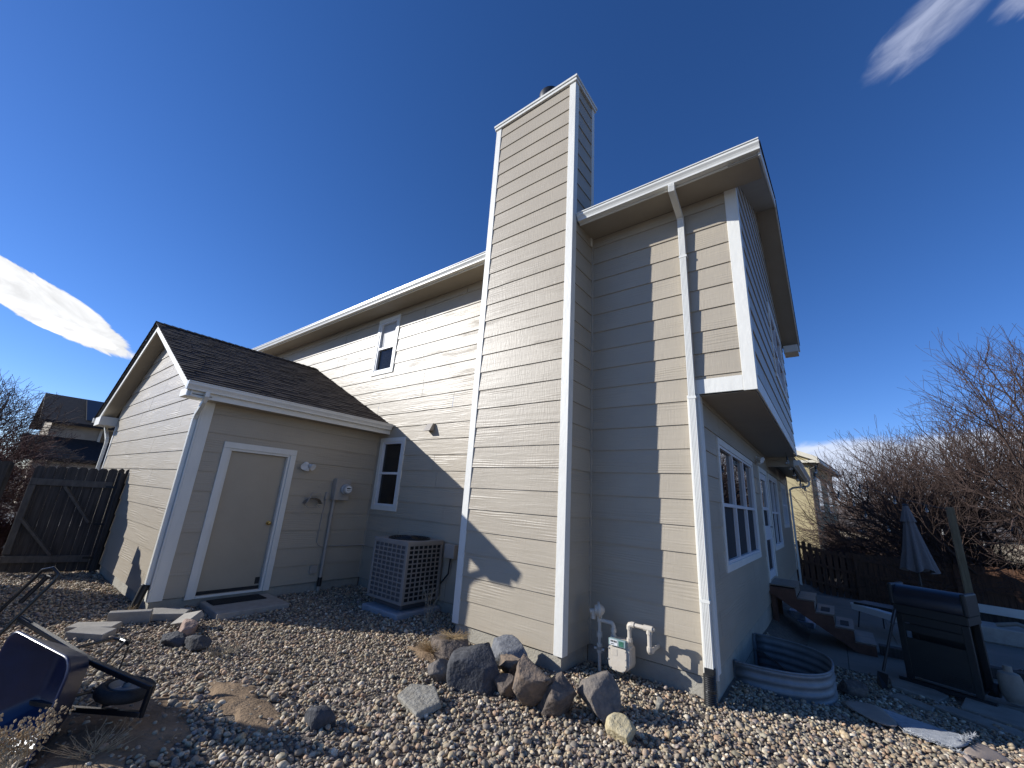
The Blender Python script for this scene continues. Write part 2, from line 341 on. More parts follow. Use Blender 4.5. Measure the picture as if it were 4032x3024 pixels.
# ================================================================== HOUSE
XC1, XC2, DC, ZCT = -2.968, -1.37, .631, 8.101
XG, WG = -6.125, 3.069
E_, ZB = .28, -.052
house = thing('house', 'beige two storey house with lap siding, tall boxed chimney and small gabled wing', 'house')
def clip_poly(poly, planes):
    for (a, b, c) in planes:                       # keep a*u+b*z<=c
        out = []
        for i in range(len(poly)):
            p, q = poly[i], poly[(i+1) % len(poly)]
            dp, dq = a*p[0]+b*p[1]-c, a*q[0]+b*q[1]-c
            if dp <= 1e-9: out.append(p)
            if (dp < -1e-9 and dq > 1e-9) or (dp > 1e-9 and dq < -1e-9):
                t = dp/(dp-dq); out.append((p[0]+(q[0]-p[0])*t, p[1]+(q[1]-p[1])*t))
        poly = out
        if len(poly) < 3: return []
    return poly
def siding(parent, axis, const, out, u0, u1, z0, z1, holes=(), clip=(), joint=3.0, base=ZB, name='wall', jseed=1, m=None, backing=True):
    """lapped boards: axis = the way the boards run, out = sign of the outward normal"""
    jr = random.Random(jseed); mb = MB()
    P = (lambda u, z, o: (u, const+out*o, z)) if axis == 'x' else (lambda u, z, o: (const+out*o, u, z))
    flip = (axis == 'x') == (out > 0)
    k0 = int(math.floor((z0-base)/E_+1e-6)); k1 = int(math.ceil((z1-base)/E_-1e-6))
    for k in range(k0, k1):
        b = base+k*E_; lo, hi = max(z0, b), min(z1, b+E_)
        if hi-lo < 1e-4: continue
        js = []; ju = u0+jr.uniform(.3, joint)
        while joint and ju < u1: js.append(ju); ju += joint*jr.choice((.75, 1, 1))
        zs = sorted({lo, hi, *[h[2] for h in holes if lo < h[2] < hi], *[h[3] for h in holes if lo < h[3] < hi]})
        off = lambda z: .0165-.014*(z-b)/E_
        uo, vo = jr.uniform(0, 40), jr.uniform(0, 40)
        for za, zb2 in zip(zs[:-1], zs[1:]):
            spans = [(u0, u1)]
            for h in holes:
                if h[2] < (za+zb2)/2 < h[3]:
                    spans = [q for s_ in spans for q in ((s_[0], min(s_[1], h[0])), (max(s_[0], h[1]), s_[1])) if q[1]-q[0] > 1e-4]
            cut = []
            for a, c in spans:
                pts = [a]+[j for j in js if a+.2 < j < c-.2]+[c]
                for i in range(len(pts)-1): cut.append((pts[i]+(.003 if i else 0), pts[i+1]-(.003 if i < len(pts)-2 else 0)))
            for a, c in cut:
                poly = clip_poly([(a, za), (c, za), (c, zb2), (a, zb2)], clip)
                if not poly: continue
                dz = jr.uniform(-.0006, .0006)
                vs = [P(u, z, off(z)+dz) for u, z in poly]; f = tuple(range(len(vs)))
                uv = [(u+uo, z+vo) for u, z in poly]
                if flip: f = f[::-1]; uv = uv[::-1]
                mb.add(vs, [f], [uv])
                bot = [q for q in poly if abs(q[1]-za) < 1e-6]
                if len(bot) >= 2:
                    a2, c2 = min(q[0] for q in bot), max(q[0] for q in bot)
                    vs = [P(a2, za, off(za)+dz), P(c2, za, off(za)+dz), P(c2, za, -.012), P(a2, za, -.012)]
                    f = (0, 1, 2, 3); 
                    if not flip: f = f[::-1]
                    mb.add(vs, [f], [[(0, 0)]*4])
    return mb.build(name, m or MS, parent)
# ---- openings
UW = (-6.790, -6.004, 3.961, 5.319)
LW = (-6.035, -5.254, 1.164, 2.538)
DR = (-2.688, -1.598, -.095, 2.084)
RW1 = (.77, 3.66, .83, 2.44); RDR = (4.44, 5.70, .34, 2.45); RW2 = (5.93, 7.75, .81, 2.44); RW3 = (8.70, 10.15, 1.24, 2.43)
CW = (2.95, 5.15, 3.80, 5.20)
ZS = 5.43            # main soffit
# main side wall, in its two stretches either side of the chimney
tr = .0
hole = lambda w, i=.03: (w[0]+i, w[1]-i, w[2]+i, w[3]-i)
siding(house, 'x', 0, -1, -16.0, XC1, ZB, ZS, holes=[hole(UW), hole(LW), (-12.3, XG-.0, -1, 2.75)], clip=[], jseed=4)
siding(house, 'x', 0, -1, XC2, 0, ZB, ZS, jseed=8, joint=0)
siding(house, 'x', 0, -1, 0, .49, 2.985, ZS, jseed=9, joint=0)
# rear wall of the ground floor, then the jettied storey over it
siding(house, 'y', 0, 1, 0, 11.15, .02, 2.8, holes=[hole(RW1), hole(RDR), hole(RW2), hole(RW3)], jseed=21, base=ZB)
siding(house, 'y', .588, 1, 0, 6.05, 2.985, 7.15, holes=[hole(CW)], clip=[(-.50, 1, 5.625), (.50, 1, 8.655)], jseed=23)
# wing
siding(house, 'y', XG, 1, -WG, 0, ZB, 2.63, holes=[hole(DR)], jseed=31, joint=0)
siding(house, 'x', -WG, -1, -12.25, XG, ZB, 4.4, clip=[(.477, 1, 4.36-.477*9.44), (-.477, 1, 4.36+.477*9.44)], jseed=36, joint=2.6)
# chimney
ch = MB().box(XC1+.02, -DC+.02, -.05, XC2-.02, 0, ZCT-.03).build('chimney', M_tan, house)
siding(ch, 'x', -DC, -1, XC1+.085, XC2-.085, ZB, ZCT-.12, jseed=41, joint=0)
siding(ch, 'y', XC2, 1, -DC+.085, 0, ZB, ZCT-.12, jseed=43, joint=0)
siding(ch, 'y', XC1, -1, -DC+.02, 0, ZB, ZCT-.12, jseed=45, joint=0)
t = .022
for (x0, x1, y0, y1) in ((XC1-t, XC1+.09, -DC-t, -DC+.0), (XC2-.09, XC2+t, -DC-t, -DC+.0)):
    MB().box(x0, y0, ZB-.01, x1, y1, ZCT-.10).build('corner_trim', M_white, ch, .003)
MB().box(XC2-.0, -DC+.0005, ZB-.01, XC2+t, -DC+.09, ZCT-.10).build('corner_trim', M_white, ch, .003)
MB().box(XC1-t, -DC+.0005, ZB-.01, XC1, -DC+.09, ZCT-.10).build('corner_trim', M_white, ch, .003)
MB().box(XC2, -.075, 5.3, XC2+t, .004, ZCT-.10).build('corner_trim', M_white, ch, .003)
cp = MB()
cp.box(XC1-.045, -DC-.045, ZCT-.10, XC2+.045, .035, ZCT-.045); cp.box(XC1-.06, -DC-.06, ZCT-.0445, XC2+.06, .05, ZCT)
cp.build('cap', M_white, ch, .004)
MB().lathe((-2.03, -.36, ZCT), (0, 0, 1), [(0, .14), (.16, .14), (.16, .19), (.18, .20), (.36, .20), (.39, .17), (.40, .03)], 24).build('flue', M_black, ch, smooth=True)
MB().box(XC1+.02, -DC+.012, -.6, XC2-.012, -.02, ZB-.012).build('footing', M_found, ch)
# foundations
fm = MB()
fm.box(XC2-.012, -.0, -.7, -.012, .2, ZB-.012); fm.box(-6.1, .0, -.7, XC1, .2, ZB-.012)
fm.box(-.2, .012, -1.6, -.006, 11.1, .008)
fm.box(-12.24, -WG+.012, -.7, XG-.012, -WG+.2, ZB-.012); fm.box(XG-.2, -WG+.2, -.7, XG-.0125, -.0, ZB-.012)
fm.build('foundation', M_found, house)
# corner boards and inside-corner strips
def board(x0, y0, z0, x1, y1, z1, m=M_white, par=None, nm='corner_trim'): return MB().box(x0, y0, z0, x1, y1, z1).build(nm, m, par or house, .003)
board(-.115, -t, -.06, t, 0, 2.81); board(0.0, .0005, -.02, t, .10, 2.80)
board(.476, -t, 2.805, .588+t, 0, 5.45); board(.588, .0005, 2.805, .588+t, .10, 5.47)
board(-.02, -t+.002, 2.812, .4755, 0, 2.985, nm='band_trim'); board(.5885, .1005, 2.812, .588+t, 6.03, 2.985, nm='band_trim')
board(XG-.0, -WG+.0005, -.07, XG+t, -WG+.14, 2.62); board(XG-.10, -WG-t, -.07, XG+t, -WG, 2.62)
board(-12.26, -WG-t, -.07, -12.15, -WG, 2.6)
board(XC2+.001, -.03, ZB, XC2+.03, -.001, ZS-.01, M_tan, nm='corner_strip'); board(XG+.001, -.03, ZB, XG+.03, -.001, 2.62, M_tan, nm='corner_strip')
board(XC1-.03, -.03, ZB, XC1-.001, -.001, ZS-.01, M_tan, nm='corner_strip')
board(.0005, 11.05, .02, t, 11.15, 2.75)
# jetty underside, unseen closing walls
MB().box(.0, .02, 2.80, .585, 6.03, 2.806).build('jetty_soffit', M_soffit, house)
cl = MB()
cl.box(-16.1, .05, -.5, -16.0, 11, 5.4); cl.box(-16, 11.1, -.5, -.05, 11.15, 5.3); cl.box(-.05, 6.03, 2.75, .55, 6.06, 5.4)
cl.box(-12.28, -3.0, -.5, -12.2, 0, 2.7); cl.box(-6.1, 6.1, 2.6, .55, 6.2, 5.3)
cl.build('far_wall', M_tan, house)
# ---- roofs: lapped shingle courses
def roof_plane(parent, p0, along, up, L, H, m=M_shingle, row=.14, name='roof'):
    """p0 = eave corner, along = unit vector of the eave, up = unit vector up the slope"""
    p0, along, up = Vector(p0), Vector(along).normalized(), Vector(up).normalized(); nrm = along.cross(up)
    if nrm.z < 0: nrm = -nrm
    mb = MB(); r = 0; rr = random.Random(5)
    while r*row < H:
        a, b = r*row, min(H, (r+1)*row+.01)
        x = -rr.uniform(0, .18)
        while x < L:
            w = rr.choice((.12, .16, .2, .26)); x0, x1 = max(0, x), min(L, x+w); x += w
            if x1-x0 < .01: continue
            th = .010+rr.choice((0, 0, .004, .006)); dr = rr.choice((0, 0, .02)) if r else 0
            q = [p0+along*x0+up*(a-dr)+nrm*th, p0+along*x1+up*(a-dr)+nrm*th, p0+along*x1+up*b+nrm*.002, p0+along*x0+up*b+nrm*.002,
                 p0+along*x0+up*(a-dr)-nrm*.002, p0+along*x1+up*(a-dr)-nrm*.002]
            uv = [(x0, r*row+.01), (x1, r*row+.01), (x1, r*row+.13), (x0, r*row+.13)]
            mb.add(q, [(0, 1, 2, 3), (4, 5, 1, 0)], [uv, [uv[0], uv[1], uv[1], uv[0]]])
        r += 1
    return mb.build(name, m, parent)
SL = .477; XR, ZR = -9.43, 4.545
EX, EZ = XG+.335, ZR-SL*(XR-(XG+.335))*-1
FY = -WG-.315
cs = 1/math.hypot(1, SL)
def deck(poly, th, m, name, parent=house): return MB().prism(poly, (0, 0, th)).build(name, m, parent)
rf = deck([(XR, FY+.004, ZR-.02), (EX, FY+.004, EZ-.02), (EX, 0, EZ-.02), (XR, 0, ZR-.02)], -.02, M_trimdark, 'roof')
deck([(XR, FY+.004, ZR-.02), (XR, 0, ZR-.02), (-13.05, 0, ZR-SL*3.62-.02), (-13.05, FY+.004, ZR-SL*3.62-.02)], -.02, M_trimdark, 'roof')
roof_plane(rf, (EX, FY-.02, EZ-.015), (0, 1, 0), (-cs, 0, SL*cs), -FY+.02, (EX-XR)/cs, name='shingles')
roof_plane(rf, (-13.07, FY-.02, ZR-SL*3.64-.015), (0, 1, 0), (cs, 0, SL*cs), -FY+.02, 3.64/cs, name='shingles')
rc = MB()
for i in range(26):
    y = FY-.02+i*.131
    rc.add([(XR-.13, y, ZR-.045), (XR, y, ZR+.02), (XR+.13, y, ZR-.045), (XR-.13, y+.15, ZR-.055), (XR, y+.15, ZR+.008), (XR+.13, y+.15, ZR-.055)], [(0, 1, 4, 3), (1, 2, 5, 4)], [[(0, i*.14), (.2, i*.14), (.2, i*.14+.1), (0, i*.14+.1)]]*2)
rc.build('ridge_caps', M_shingle, rf)
# rake boards, sloping soffits, boxed returns
def rake(x0, z0, x1, z1, y, h, m, name, parent, dy=-.022, drop=.03):
    y += .062
    return MB().prism([(x0, y, z0-drop), (x1, y, z1-drop), (x1, y, z1-drop-h), (x0, y, z0-drop-h)], (0, dy, 0)).build(name, m, parent, .002)
rake(XR, ZR, EX+.03, EZ-.015, FY, .16, M_white, 'rake_board', house)
rake(XR, ZR, -13.0, ZR-SL*3.57, FY, .15, M_white, 'rake_board', house)
zc = .16
for x0, x1 in ((XR, EX), (XR, -12.9)):
    zz = lambda x: ZR-SL*abs(x-XR)-zc
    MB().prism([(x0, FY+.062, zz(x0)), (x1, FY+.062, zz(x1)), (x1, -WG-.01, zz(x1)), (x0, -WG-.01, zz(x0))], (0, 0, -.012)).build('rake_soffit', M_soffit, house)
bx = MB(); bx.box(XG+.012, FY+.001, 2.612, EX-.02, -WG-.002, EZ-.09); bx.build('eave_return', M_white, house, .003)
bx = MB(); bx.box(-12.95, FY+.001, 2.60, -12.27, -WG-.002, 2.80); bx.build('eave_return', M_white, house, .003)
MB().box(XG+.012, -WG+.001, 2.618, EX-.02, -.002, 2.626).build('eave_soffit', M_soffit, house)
MB().box(EX-.019, FY+.002, 2.606, EX, -.002, EZ-.04).build('fascia', M_alum, house)
def gutter(parent, a, b, outv, z, name='gutter', w=.115, h=.115, m=M_alum):
    """K-style gutter from a to b (xy), outv = unit outward xy"""
    a, b, o = Vector((*a, 0)), Vector((*b, 0)), Vector((*outv, 0))
    prof = [(0, 0), (0, -h), (w*.62, -h), (w*.66, -h*.72), (w*.9, -h*.38), (w*.9, -h*.12), (w, -h*.10), (w, .002), (w*.86, .002), (w*.86, -h*.1), (w*.84, -h*.4), (w*.58, -h*.94), (.006, -h*.94), (.006, 0)]
    n = len(prof); mb = MB()
    vs = [p+o*u+Vector((0, 0, z+v)) for p in (a, b) for u, v in prof]
    mb.add(vs, [(i, (i+1) % n, n+(i+1) % n, n+i) for i in range(n)])
    for k in (0, n):
        mb.add([vs[k+i] for i in (0, 1, 2, 3, 4, 5, 6, 7)], [tuple(range(8))])
    return mb.build(name, m, parent)
gutter(house, (EX+.001, FY-.025), (EX+.001, -.03), (1, 0), EZ-.005, w=.10)
gutter(house, (-13.04, FY-.025), (-13.04, -.03), (-1, 0), 2.80)
def downspout(parent, pts, w=.075, d=.055, out=(0, -1, 0), name='downspout', m=M_alum, ribs=True):
    mb = MB(); out = Vector(out); prof = []
    nr = 5 if ribs else 1
    for i in range(nr):
        x0 = -w/2+w*i/nr; x1 = -w/2+w*(i+1)/nr; g = w/nr*.22
        prof += [(x0+g*.2, d/2), (x1-g, d/2), (x1-g*.6, d/2-.0045), (x1, d/2-.0045)] if i < nr-1 else [(x0+g*.2, d/2), (x1, d/2)]
    prof += [(w/2, -d/2), (-w/2, -d/2)]
    n = len(prof); rings = []
    P = [Vector(p) for p in pts]
    for i, p in enumerate(P):
        tg = ((P[min(i+1, len(P)-1)]-p).normalized()+(p-P[max(i-1, 0)]).normalized()).normalized()
        o = (out-tg*out.dot(tg)).normalized(); s_ = tg.cross(o)
        sc = 1
        rings += [p+s_*a*sc+o*b*sc for a, b in prof]
    mb.add(rings, [(i*n+j, i*n+(j+1) % n, (i+1)*n+(j+1) % n, (i+1)*n+j) for i in range(len(P)-1) for j in range(n)]+[tuple(range(n))[::-1], tuple(range((len(P)-1)*n, len(P)*n))])
    return mb.build(name, m, parent)
YG = -.461
ds = downspout(house, [(-.025, YG-.05, 5.42), (-.025, YG-.05, 5.39), (-.03, YG-.035, 5.34), (-.05, -.09, 5.23), (-.05, -.062, 5.19), (-.05, -.062, 5.12), (-.045, -.062, .0)])
for z in (4.62, 2.75, .62): MB().box(-.095, -.093, z, .0, -.03, z+.028).build('strap', M_alum, ds)
ds2 = downspout(house, [(EX+.05, -3.16, EZ-.11), (EX+.05, -3.16, EZ-.17), (EX-.02, -3.15, EZ-.24), (XG+.02, -3.125, EZ-.38), (XG-.045, -3.12, EZ-.46), (XG-.06, -3.118, .12)], w=.065, d=.05)
ds3 = downspout(house, [(-13.0, -3.15, 2.68), (-13.0, -3.15, 2.6), (-12.42, -3.14, 2.3), (-12.36, -3.14, 2.2), (-12.36, -3.14, .1)])
# main eaves
XE = .927
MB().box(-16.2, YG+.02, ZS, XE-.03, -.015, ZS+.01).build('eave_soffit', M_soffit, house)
MB().box(-16.2, YG, ZS-.035, XC1-.03, YG+.019, 5.56).build('fascia', M_alum, house)
MB().box(XC2+.03, YG, ZS-.035, XE-.022, YG+.019, 5.56).build('fascia', M_alum, house)
gutter(house, (-16.2, YG-.001), (XC1-.035, YG-.001), (0, -1), 5.53)
gutter(house, (XC2+.035, YG-.001), (XE+.005, YG-.001), (0, -1), 5.53)
MS2 = .50; YR, ZRm = 3.03, 5.60+.50*(3.03+.46)
mr_ = MB().prism([(-16.2, YG, 5.55), (XC1-.005, YG, 5.55), (XC1-.005, YR, ZRm-.05), (-16.2, YR, ZRm-.05)], (0, 0, -.02)).build('roof', M_trimdark, house)
MB().prism([(XC2+.03, YG, 5.55), (XE-.02, YG, 5.55), (XE-.02, YR, ZRm-.05), (XC2+.03, YR, ZRm-.05)], (0, 0, -.02)).build('roof', M_trimdark, house)
MB().prism([(XC1-.005, .06, 5.55+MS2*.52), (XC2+.03, .06, 5.55+MS2*.52), (XC2+.03, YR, ZRm-.05), (XC1-.005, YR, ZRm-.05)], (0, 0, -.02)).build('roof', M_trimdark, house)
MB().prism([(-16.2, 6.52, 5.55), (-16.2, YR, ZRm-.05), (XE-.02, YR, ZRm-.05), (XE-.02, 6.52, 5.55)], (0, 0, -.02)).build('roof', M_trimdark, house)
c2_ = 1/math.hypot(1, MS2)
roof_plane(mr_, (-16.2, YG-.02, 5.555), (1, 0, 0), (0, c2_, MS2*c2_), 16.2+XE, .55, name='shingles')
roof_plane(mr_, (-1.2, YG-.02, 5.555), (1, 0, 0), (0, c2_, MS2*c2_), 1.2+XE+.015, 3.5/c2_, name='shingles')
roof_plane(mr_, (-1.2, 6.54, 5.555), (1, 0, 0), (0, -c2_, MS2*c2_), 1.2+XE+.015, 3.5/c2_, name='shingles')
# rear rakes of the main roof
zr = lambda y: ZRm-.05-MS2*abs(y-YR)
for ya, yb in ((YG-.02, YR), (YR, 6.52)):
    MB().prism([(XE-.02, ya, zr(ya)-.005), (XE-.02, yb, zr(yb)-.005), (XE-.02, yb, zr(yb)-.17), (XE-.02, ya, zr(ya)-.17)], (.022, 0, 0)).build('rake_board', M_white, house, .002)
    MB().prism([(.60, ya, zr(ya)-.15), (XE-.021, ya, zr(ya)-.15), (XE-.021, yb, zr(yb)-.15), (.60, yb, zr(yb)-.15)], (0, 0, -.01)).build('rake_soffit', M_soffit, house)
MB().box(.62, 6.08, 5.27, XE-.03, 6.5, 5.44).build('eave_return', M_white, house, .003)
# low eave over the far part of the rear wall
MB().prism([(.005, 6.08, 2.80), (.52, 6.08, 2.60), (.52, 11.3, 2.60), (.005, 11.3, 2.80)], (0, 0, .02)).build('eave_soffit', M_soffit, house)
MB().box(.52, 6.08, 2.59, .538, 11.32, 2.74).build('fascia', M_alum, house)
gutter(house, (.539, 6.08), (.539, 11.32), (1, 0), 2.74)
MB().prism([(.0, 6.07, 3.05), (.56, 6.07, 2.76), (.56, 11.35, 2.76), (.0, 11.35, 3.05)], (0, 0, .03)).build('roof', M_roofd, house)
downspout(house, [(.60, 11.2, 2.63), (.60, 11.2, 2.56), (.55, 11.2, 2.50), (.16, 11.2, 2.44), (.07, 11.2, 2.38), (.06, 11.2, -.9)], out=(1, 0, 0), ribs=False)

# ---- windows and doors
def window(parent, axis, const, out, w, cols, mid, trim=.085, glass=M_glass, lower=M_screen, sill=None, label=None, upper_shade=None):
    u0, u1, z0, z1 = w
    def B(mb, ua, ub, za, zb, oa, ob):
        if axis == 'x': return mb.box(ua, const+out*oa, za, ub, const+out*ob, zb)
        return mb.box(const+out*oa, ua, za, const+out*ob, ub, zb)
    c = MB(); T = .030
    B(c, u0, u1, z1-trim, z1, -.005, T); B(c, u0, u0+trim, z0+trim+.001, z1-trim-.001, -.005, T-.001); B(c, u1-trim, u1, z0+trim+.001, z1-trim-.001, -.005, T-.001)
    s_ = sill or trim
    B(c, u0, u1, z0+trim-s_, z0+trim, -.005, T)
    win = c.build('window', M_white, parent, .003)
    if label: win['label'] = label
    a, b, lo, hi = u0+trim, u1-trim, z0+trim, z1-trim
    f = MB(); ft = .035
    B(f, a+.001, b-.001, hi-ft, hi-.001, -.06, .018); B(f, a+.001, b-.001, lo+.001, lo+ft, -.06, .018)
    B(f, a+.001, a+ft, lo+ft, hi-ft, -.06, .017); B(f, b-ft, b-.001, lo+ft, hi-ft, -.06, .017)
    zm = lo+(hi-lo)*mid
    B(f, a+ft, b-ft, zm-.022, zm+.022, -.06, .012)
    cw = (b-a)/cols
    for i in range(1, cols): B(f, a+cw*i-.024, a+cw*i+.024, lo+ft, hi-ft, -.06, .0165)
    f.build('sash', M_vinyl, win, .002)
    g = MB(); B(g, a+ft-.004, b-ft+.004, zm, hi-ft+.004, -.030, -.024); g.build('pane', glass, win)
    g = MB(); B(g, a+ft-.004, b-ft+.004, lo+ft-.004, zm, -.034, -.028); g.build('pane', lower, win)
    r = MB(); B(r, a-.02, b+.02, lo-.02, hi+.02, -.5, -.49)
    r.build('room_backing', M_dark, win)
    return win, (a+ft, b-ft, lo+ft, zm, hi-ft)
wl, _ = window(house, 'x', 0, -1, LW, 1, .5, lower=M_glass)
wu, (a, b, lo, zm, hi) = window(house, 'x', 0, -1, UW, 1, .46, glass=M_glass_see, lower=M_glass_low)
MB().box(a, .05, zm, b, .055, hi).build('roller_shade', M_blind, wu)
bl = MB()
for i in range(18):
    z = lo+.012+i*(zm-lo)/18
    bl.obox(((a+b)/2, .06, z), (1, 0, 0), (0, .8, .6), (0, -.6, .8), (b-a)/2, .014, .001)
bl.build('blind', M_blindg, wu)
window(house, 'y', 0, 1, RW1, 3, .48)
window(house, 'y', 0, 1, RW2, 2, .48)
window(house, 'y', 0, 1, RW3, 2, .5, lower=M_glass)
window(house, 'y', .588, 1, CW, 2, .5, lower=M_glass)
# wing door
dm = MB(); y0, y1, zb0, zt = DR
dm.box(XG-.02, y0, zb0, XG+.032, y0+.09, zt-.092); dm.box(XG-.02, y1-.09, zb0, XG+.032, y1, zt-.092); dm.box(XG-.02, y0, zt-.09, XG+.032, y1, zt)
dm.box(XG-.10, y0+.0905, zb0, XG+.012, y0+.125, zt-.126); dm.box(XG-.10, y1-.125, zb0, XG+.012, y1-.0905, zt-.126); dm.box(XG-.10, y0+.0905, zt-.125, XG+.012, y1-.0905, zt-.0905)
dm.box(XG-.10, y0+.1255, zb0, XG+.02, y1-.1255, zb0+.03)
dr = dm.build('door_frame', M_white, house, .003)
dl = MB().box(XG-.10, y0+.129, zb0+.033, XG-.055, y1-.129, zt-.129).build('door', M_door, house, .002)
kn = MB(); kn.lathe((XG-.055, y1-.19, .90), (1, 0, 0), [(0, .033), (.008, .033), (.012, .013), (.035, .013), (.04, .024), (.055, .03), (.07, .024), (.074, .008)], 16); kn.build('knob', M_brass, dl, smooth=True)
MB().box(XG-.103, y0+.10, zb0, XG-.101, y1-.10, zt-.1).build('room_backing', M_dark, dr)
hgs = MB()
for z in (.18, .98, 1.78): hgs.box(XG-.0555, y0+.1265, z-.045, XG-.049, y0+.140, z+.045)
hgs.build('hinge', M_galv, dl)
MB().box(XG-.056, y1-.20, .005, XG-.0535, y1-.135, .10).build('scuff', M_black, dl)
MB().box(XG-.0545, y0+.13, zb0+.033, XG-.045, y1-.13, zb0+.075).build('door_sweep', M_rubber, dl)
# rear door
dm = MB(); y0, y1, zb0, zt = RDR
for ya, yb, za, zc_ in ((y0, y0+.10, zb0, zt-.101), (y1-.10, y1, zb0, zt-.101), (y0, y1, zt-.10, zt)): dm.box(-.02, ya, za, .03, yb, zc_)
dr = dm.build('door_frame', M_white, house, .003)
dl = MB()
ya, yb = y0+.105, y1-.105
dl.box(-.05, ya, zb0+.01, .010, ya+.13, zt-.105); dl.box(-.05, yb-.13, zb0+.01, .010, yb, zt-.105); dl.box(-.05, ya+.13, zt-.23, .009, yb-.13, zt-.105)
dl.box(-.05, ya+.13, zb0+.72, .009, yb-.13, zb0+.98); dl.box(-.05, ya+.13, zb0+.01, .009, yb-.13, zb0+.17); dl.box(-.05, ya+.13, 1.62, .009, yb-.13, 1.68)
dl = dl.build('door', M_vinyl, house, .002)
MB().box(-.03, ya+.13, 1.68, -.02, yb-.13, zt-.23).build('pane', M_glass, dl); MB().box(-.03, ya+.13, zb0+.98, -.02, yb-.13, 1.62).build('pane', M_screen, dl)
MB().box(-.03, ya+.13, zb0+.17, -.02, yb-.13, zb0+.72).build('pane', M_screen, dl)
MB().tube([(.0, yb-.06, 1.30), (.05, yb-.06, 1.30), (.05, yb-.17, 1.30)], .01, 8).build('handle', M_galv, dl)
# step down from the wing door
# ================================================================== GROUND
def sstep(a, b, x): t = np.clip((x-a)/(b-a), 0, 1); return t*t*(3-2*t)
def gz(x, y):
    x = np.asarray(x, float); y = np.asarray(y, float)
    z = -.205+0*x
    z = z-.045*sstep(-3, 0, x)*sstep(-3, -.5, y)                    # a little lower at the house corner
    z = z-.22*sstep(.0, 3.0, y)*sstep(.0, .5, x)                # falls away beside the rear wall
    z = z-.05*sstep(-.3, 1.2, x)*sstep(-1.5, .6, y)
    z = z+.035*np.exp(-(((x+2.9)/.55)**2+((y+3.15)/.35)**2))         # low dirt mound
    z = z+.03*np.exp(-(((x+3.0)/.9)**2+((y+4.1)/.4)**2))
    z = z-.10*np.exp(-(((x+3.05)/.8)**2+((y+4.45)/.38)**2))
    z = z-.50*sstep(9.5, 14.5, y)*sstep(-3, 0, x)                     # yard drops to the back fence
    z = z-.5*sstep(16, 40, y)
    z = z+.015*np.sin(x*2.3+1.1)*np.sin(y*2.9)*(x < 0)*(y > -7)
    z = z-.10*sstep(-11, -15, x)
    return z
def axis_steps(lo, a, b, hi, step):
    mid = np.arange(a, b, step); n = 26
    left = a-np.geomspace(step, a-lo, n)[::-1]; right = b-step+np.geomspace(step, hi-b, n)
    return np.concatenate([left, mid, right])
gx = axis_steps(-700, -13, 5, 700, .10); gy = axis_steps(-700, -7, 4.5, 700, .10)
GX, GY = np.meshgrid(gx, gy, indexing='ij'); GZ = gz(GX, GY)
nx, ny = len(gx), len(gy)
idx = np.arange(nx*ny).reshape(nx, ny)
F = np.stack([idx[:-1, :-1], idx[1:, :-1], idx[1:, 1:], idx[:-1, 1:]], -1).reshape(-1, 4)
cxm = (GX[:-1, :-1]+GX[1:, 1:]).ravel()/2; cym = (GY[:-1, :-1]+GY[1:, 1:]).ravel()/2
WELL = (.0, 1.54, .86, .74)                         # window well: x0, centre y, reach, half width
def in_well(x, y, g=0): return (x > -.02) & (((np.maximum(x, 0)/(WELL[2]+g))**2.6+(np.abs(y-WELL[1])/(WELL[3]+g))**2.6) < 1)
keep = ~in_well(cxm, cym, -.03)
g = raw_mesh('ground', np.stack([GX, GY, GZ], -1).reshape(-1, 3), F[keep], M_soil); g['kind'] = 'structure'
# dirt patches with their own ragged outline
def patch(name, cx, cy, rx, ry, seed, h=.012, m=M_dirt):
    V = []; Fq = []; r_ = random.Random(seed); n, k = 72, 10
    ph = [r_.uniform(0, 6.28) for _ in range(6)]
    for i in range(n):
        a = 2*math.pi*i/n; w = 1+.22*math.sin(2*a+ph[0])+.13*math.sin(5*a+ph[1])+.09*math.sin(9*a+ph[2])+.05*math.sin(17*a+ph[3])
        for j in range(k+1):
            q = j/k; x = cx+rx*w*q*math.cos(a); y = cy+ry*w*q*math.sin(a)
            nz = mnoise.noise(Vector((x*5, y*5, seed)))*.016+mnoise.noise(Vector((x*16, y*16, seed)))*.007
            V.append((x, y, float(gz(x, y))+h*2.2*(1-q**3)-.008+nz*(1-q**4)+.012))
    for i in range(n):
        for j in range(k): Fq.append((i*(k+1)+j, i*(k+1)+j+1, ((i+1) % n)*(k+1)+j+1, ((i+1) % n)*(k+1)+j))
    o = raw_mesh(name, np.array(V), np.array(Fq), m); o['kind'] = 'structure'; return o
patch('dirt_ground', -2.80, -3.13, .50, .20, 3); patch('dirt_ground', -3.0, -3.85, .75, .42, 5, .006)
patch('dirt_ground', -2.66, -1.25, .34, .26, 9, .010)
# patio, step slab, pavement and street as sheets or slabs
pt = MB(); 
for (x0, y0, x1, y1) in ((.0, 3.3, 1.0, 5.6), (1.006, 3.3, 3.4, 5.6), (3.406, 2.9, 7.5, 5.6), (.0, 5.606, 1.7, 8.6), (1.706, 5.606, 4.6, 8.6), (4.606, 5.606, 9.5, 8.6), (0, 8.606, 6, 10.2)):
    pt.box(x0, y0, -.75, x1, y1, -.495)
p = pt.build('patio', M_patio, None, .004); p['kind'] = 'structure'
st = MB().box(-60, -120, -.6, -21.5, 120, -.302).build('street', M_street); st['kind'] = 'structure'
sw = MB().box(-21.3, -60, -.6, -19.2, 60, -.25).build('pavement', M_walk, None, .01); sw['kind'] = 'structure'
sw = MB().box(-21.49, -60, -.6, -21.31, 60, -.215).build('kerb', M_walk, None, .01); sw['kind'] = 'structure'
dw = MB().box(-19.19, -9, -.6, -13.4, -4.3, -.262).build('driveway', M_walk, None, .01); dw['kind'] = 'structure'
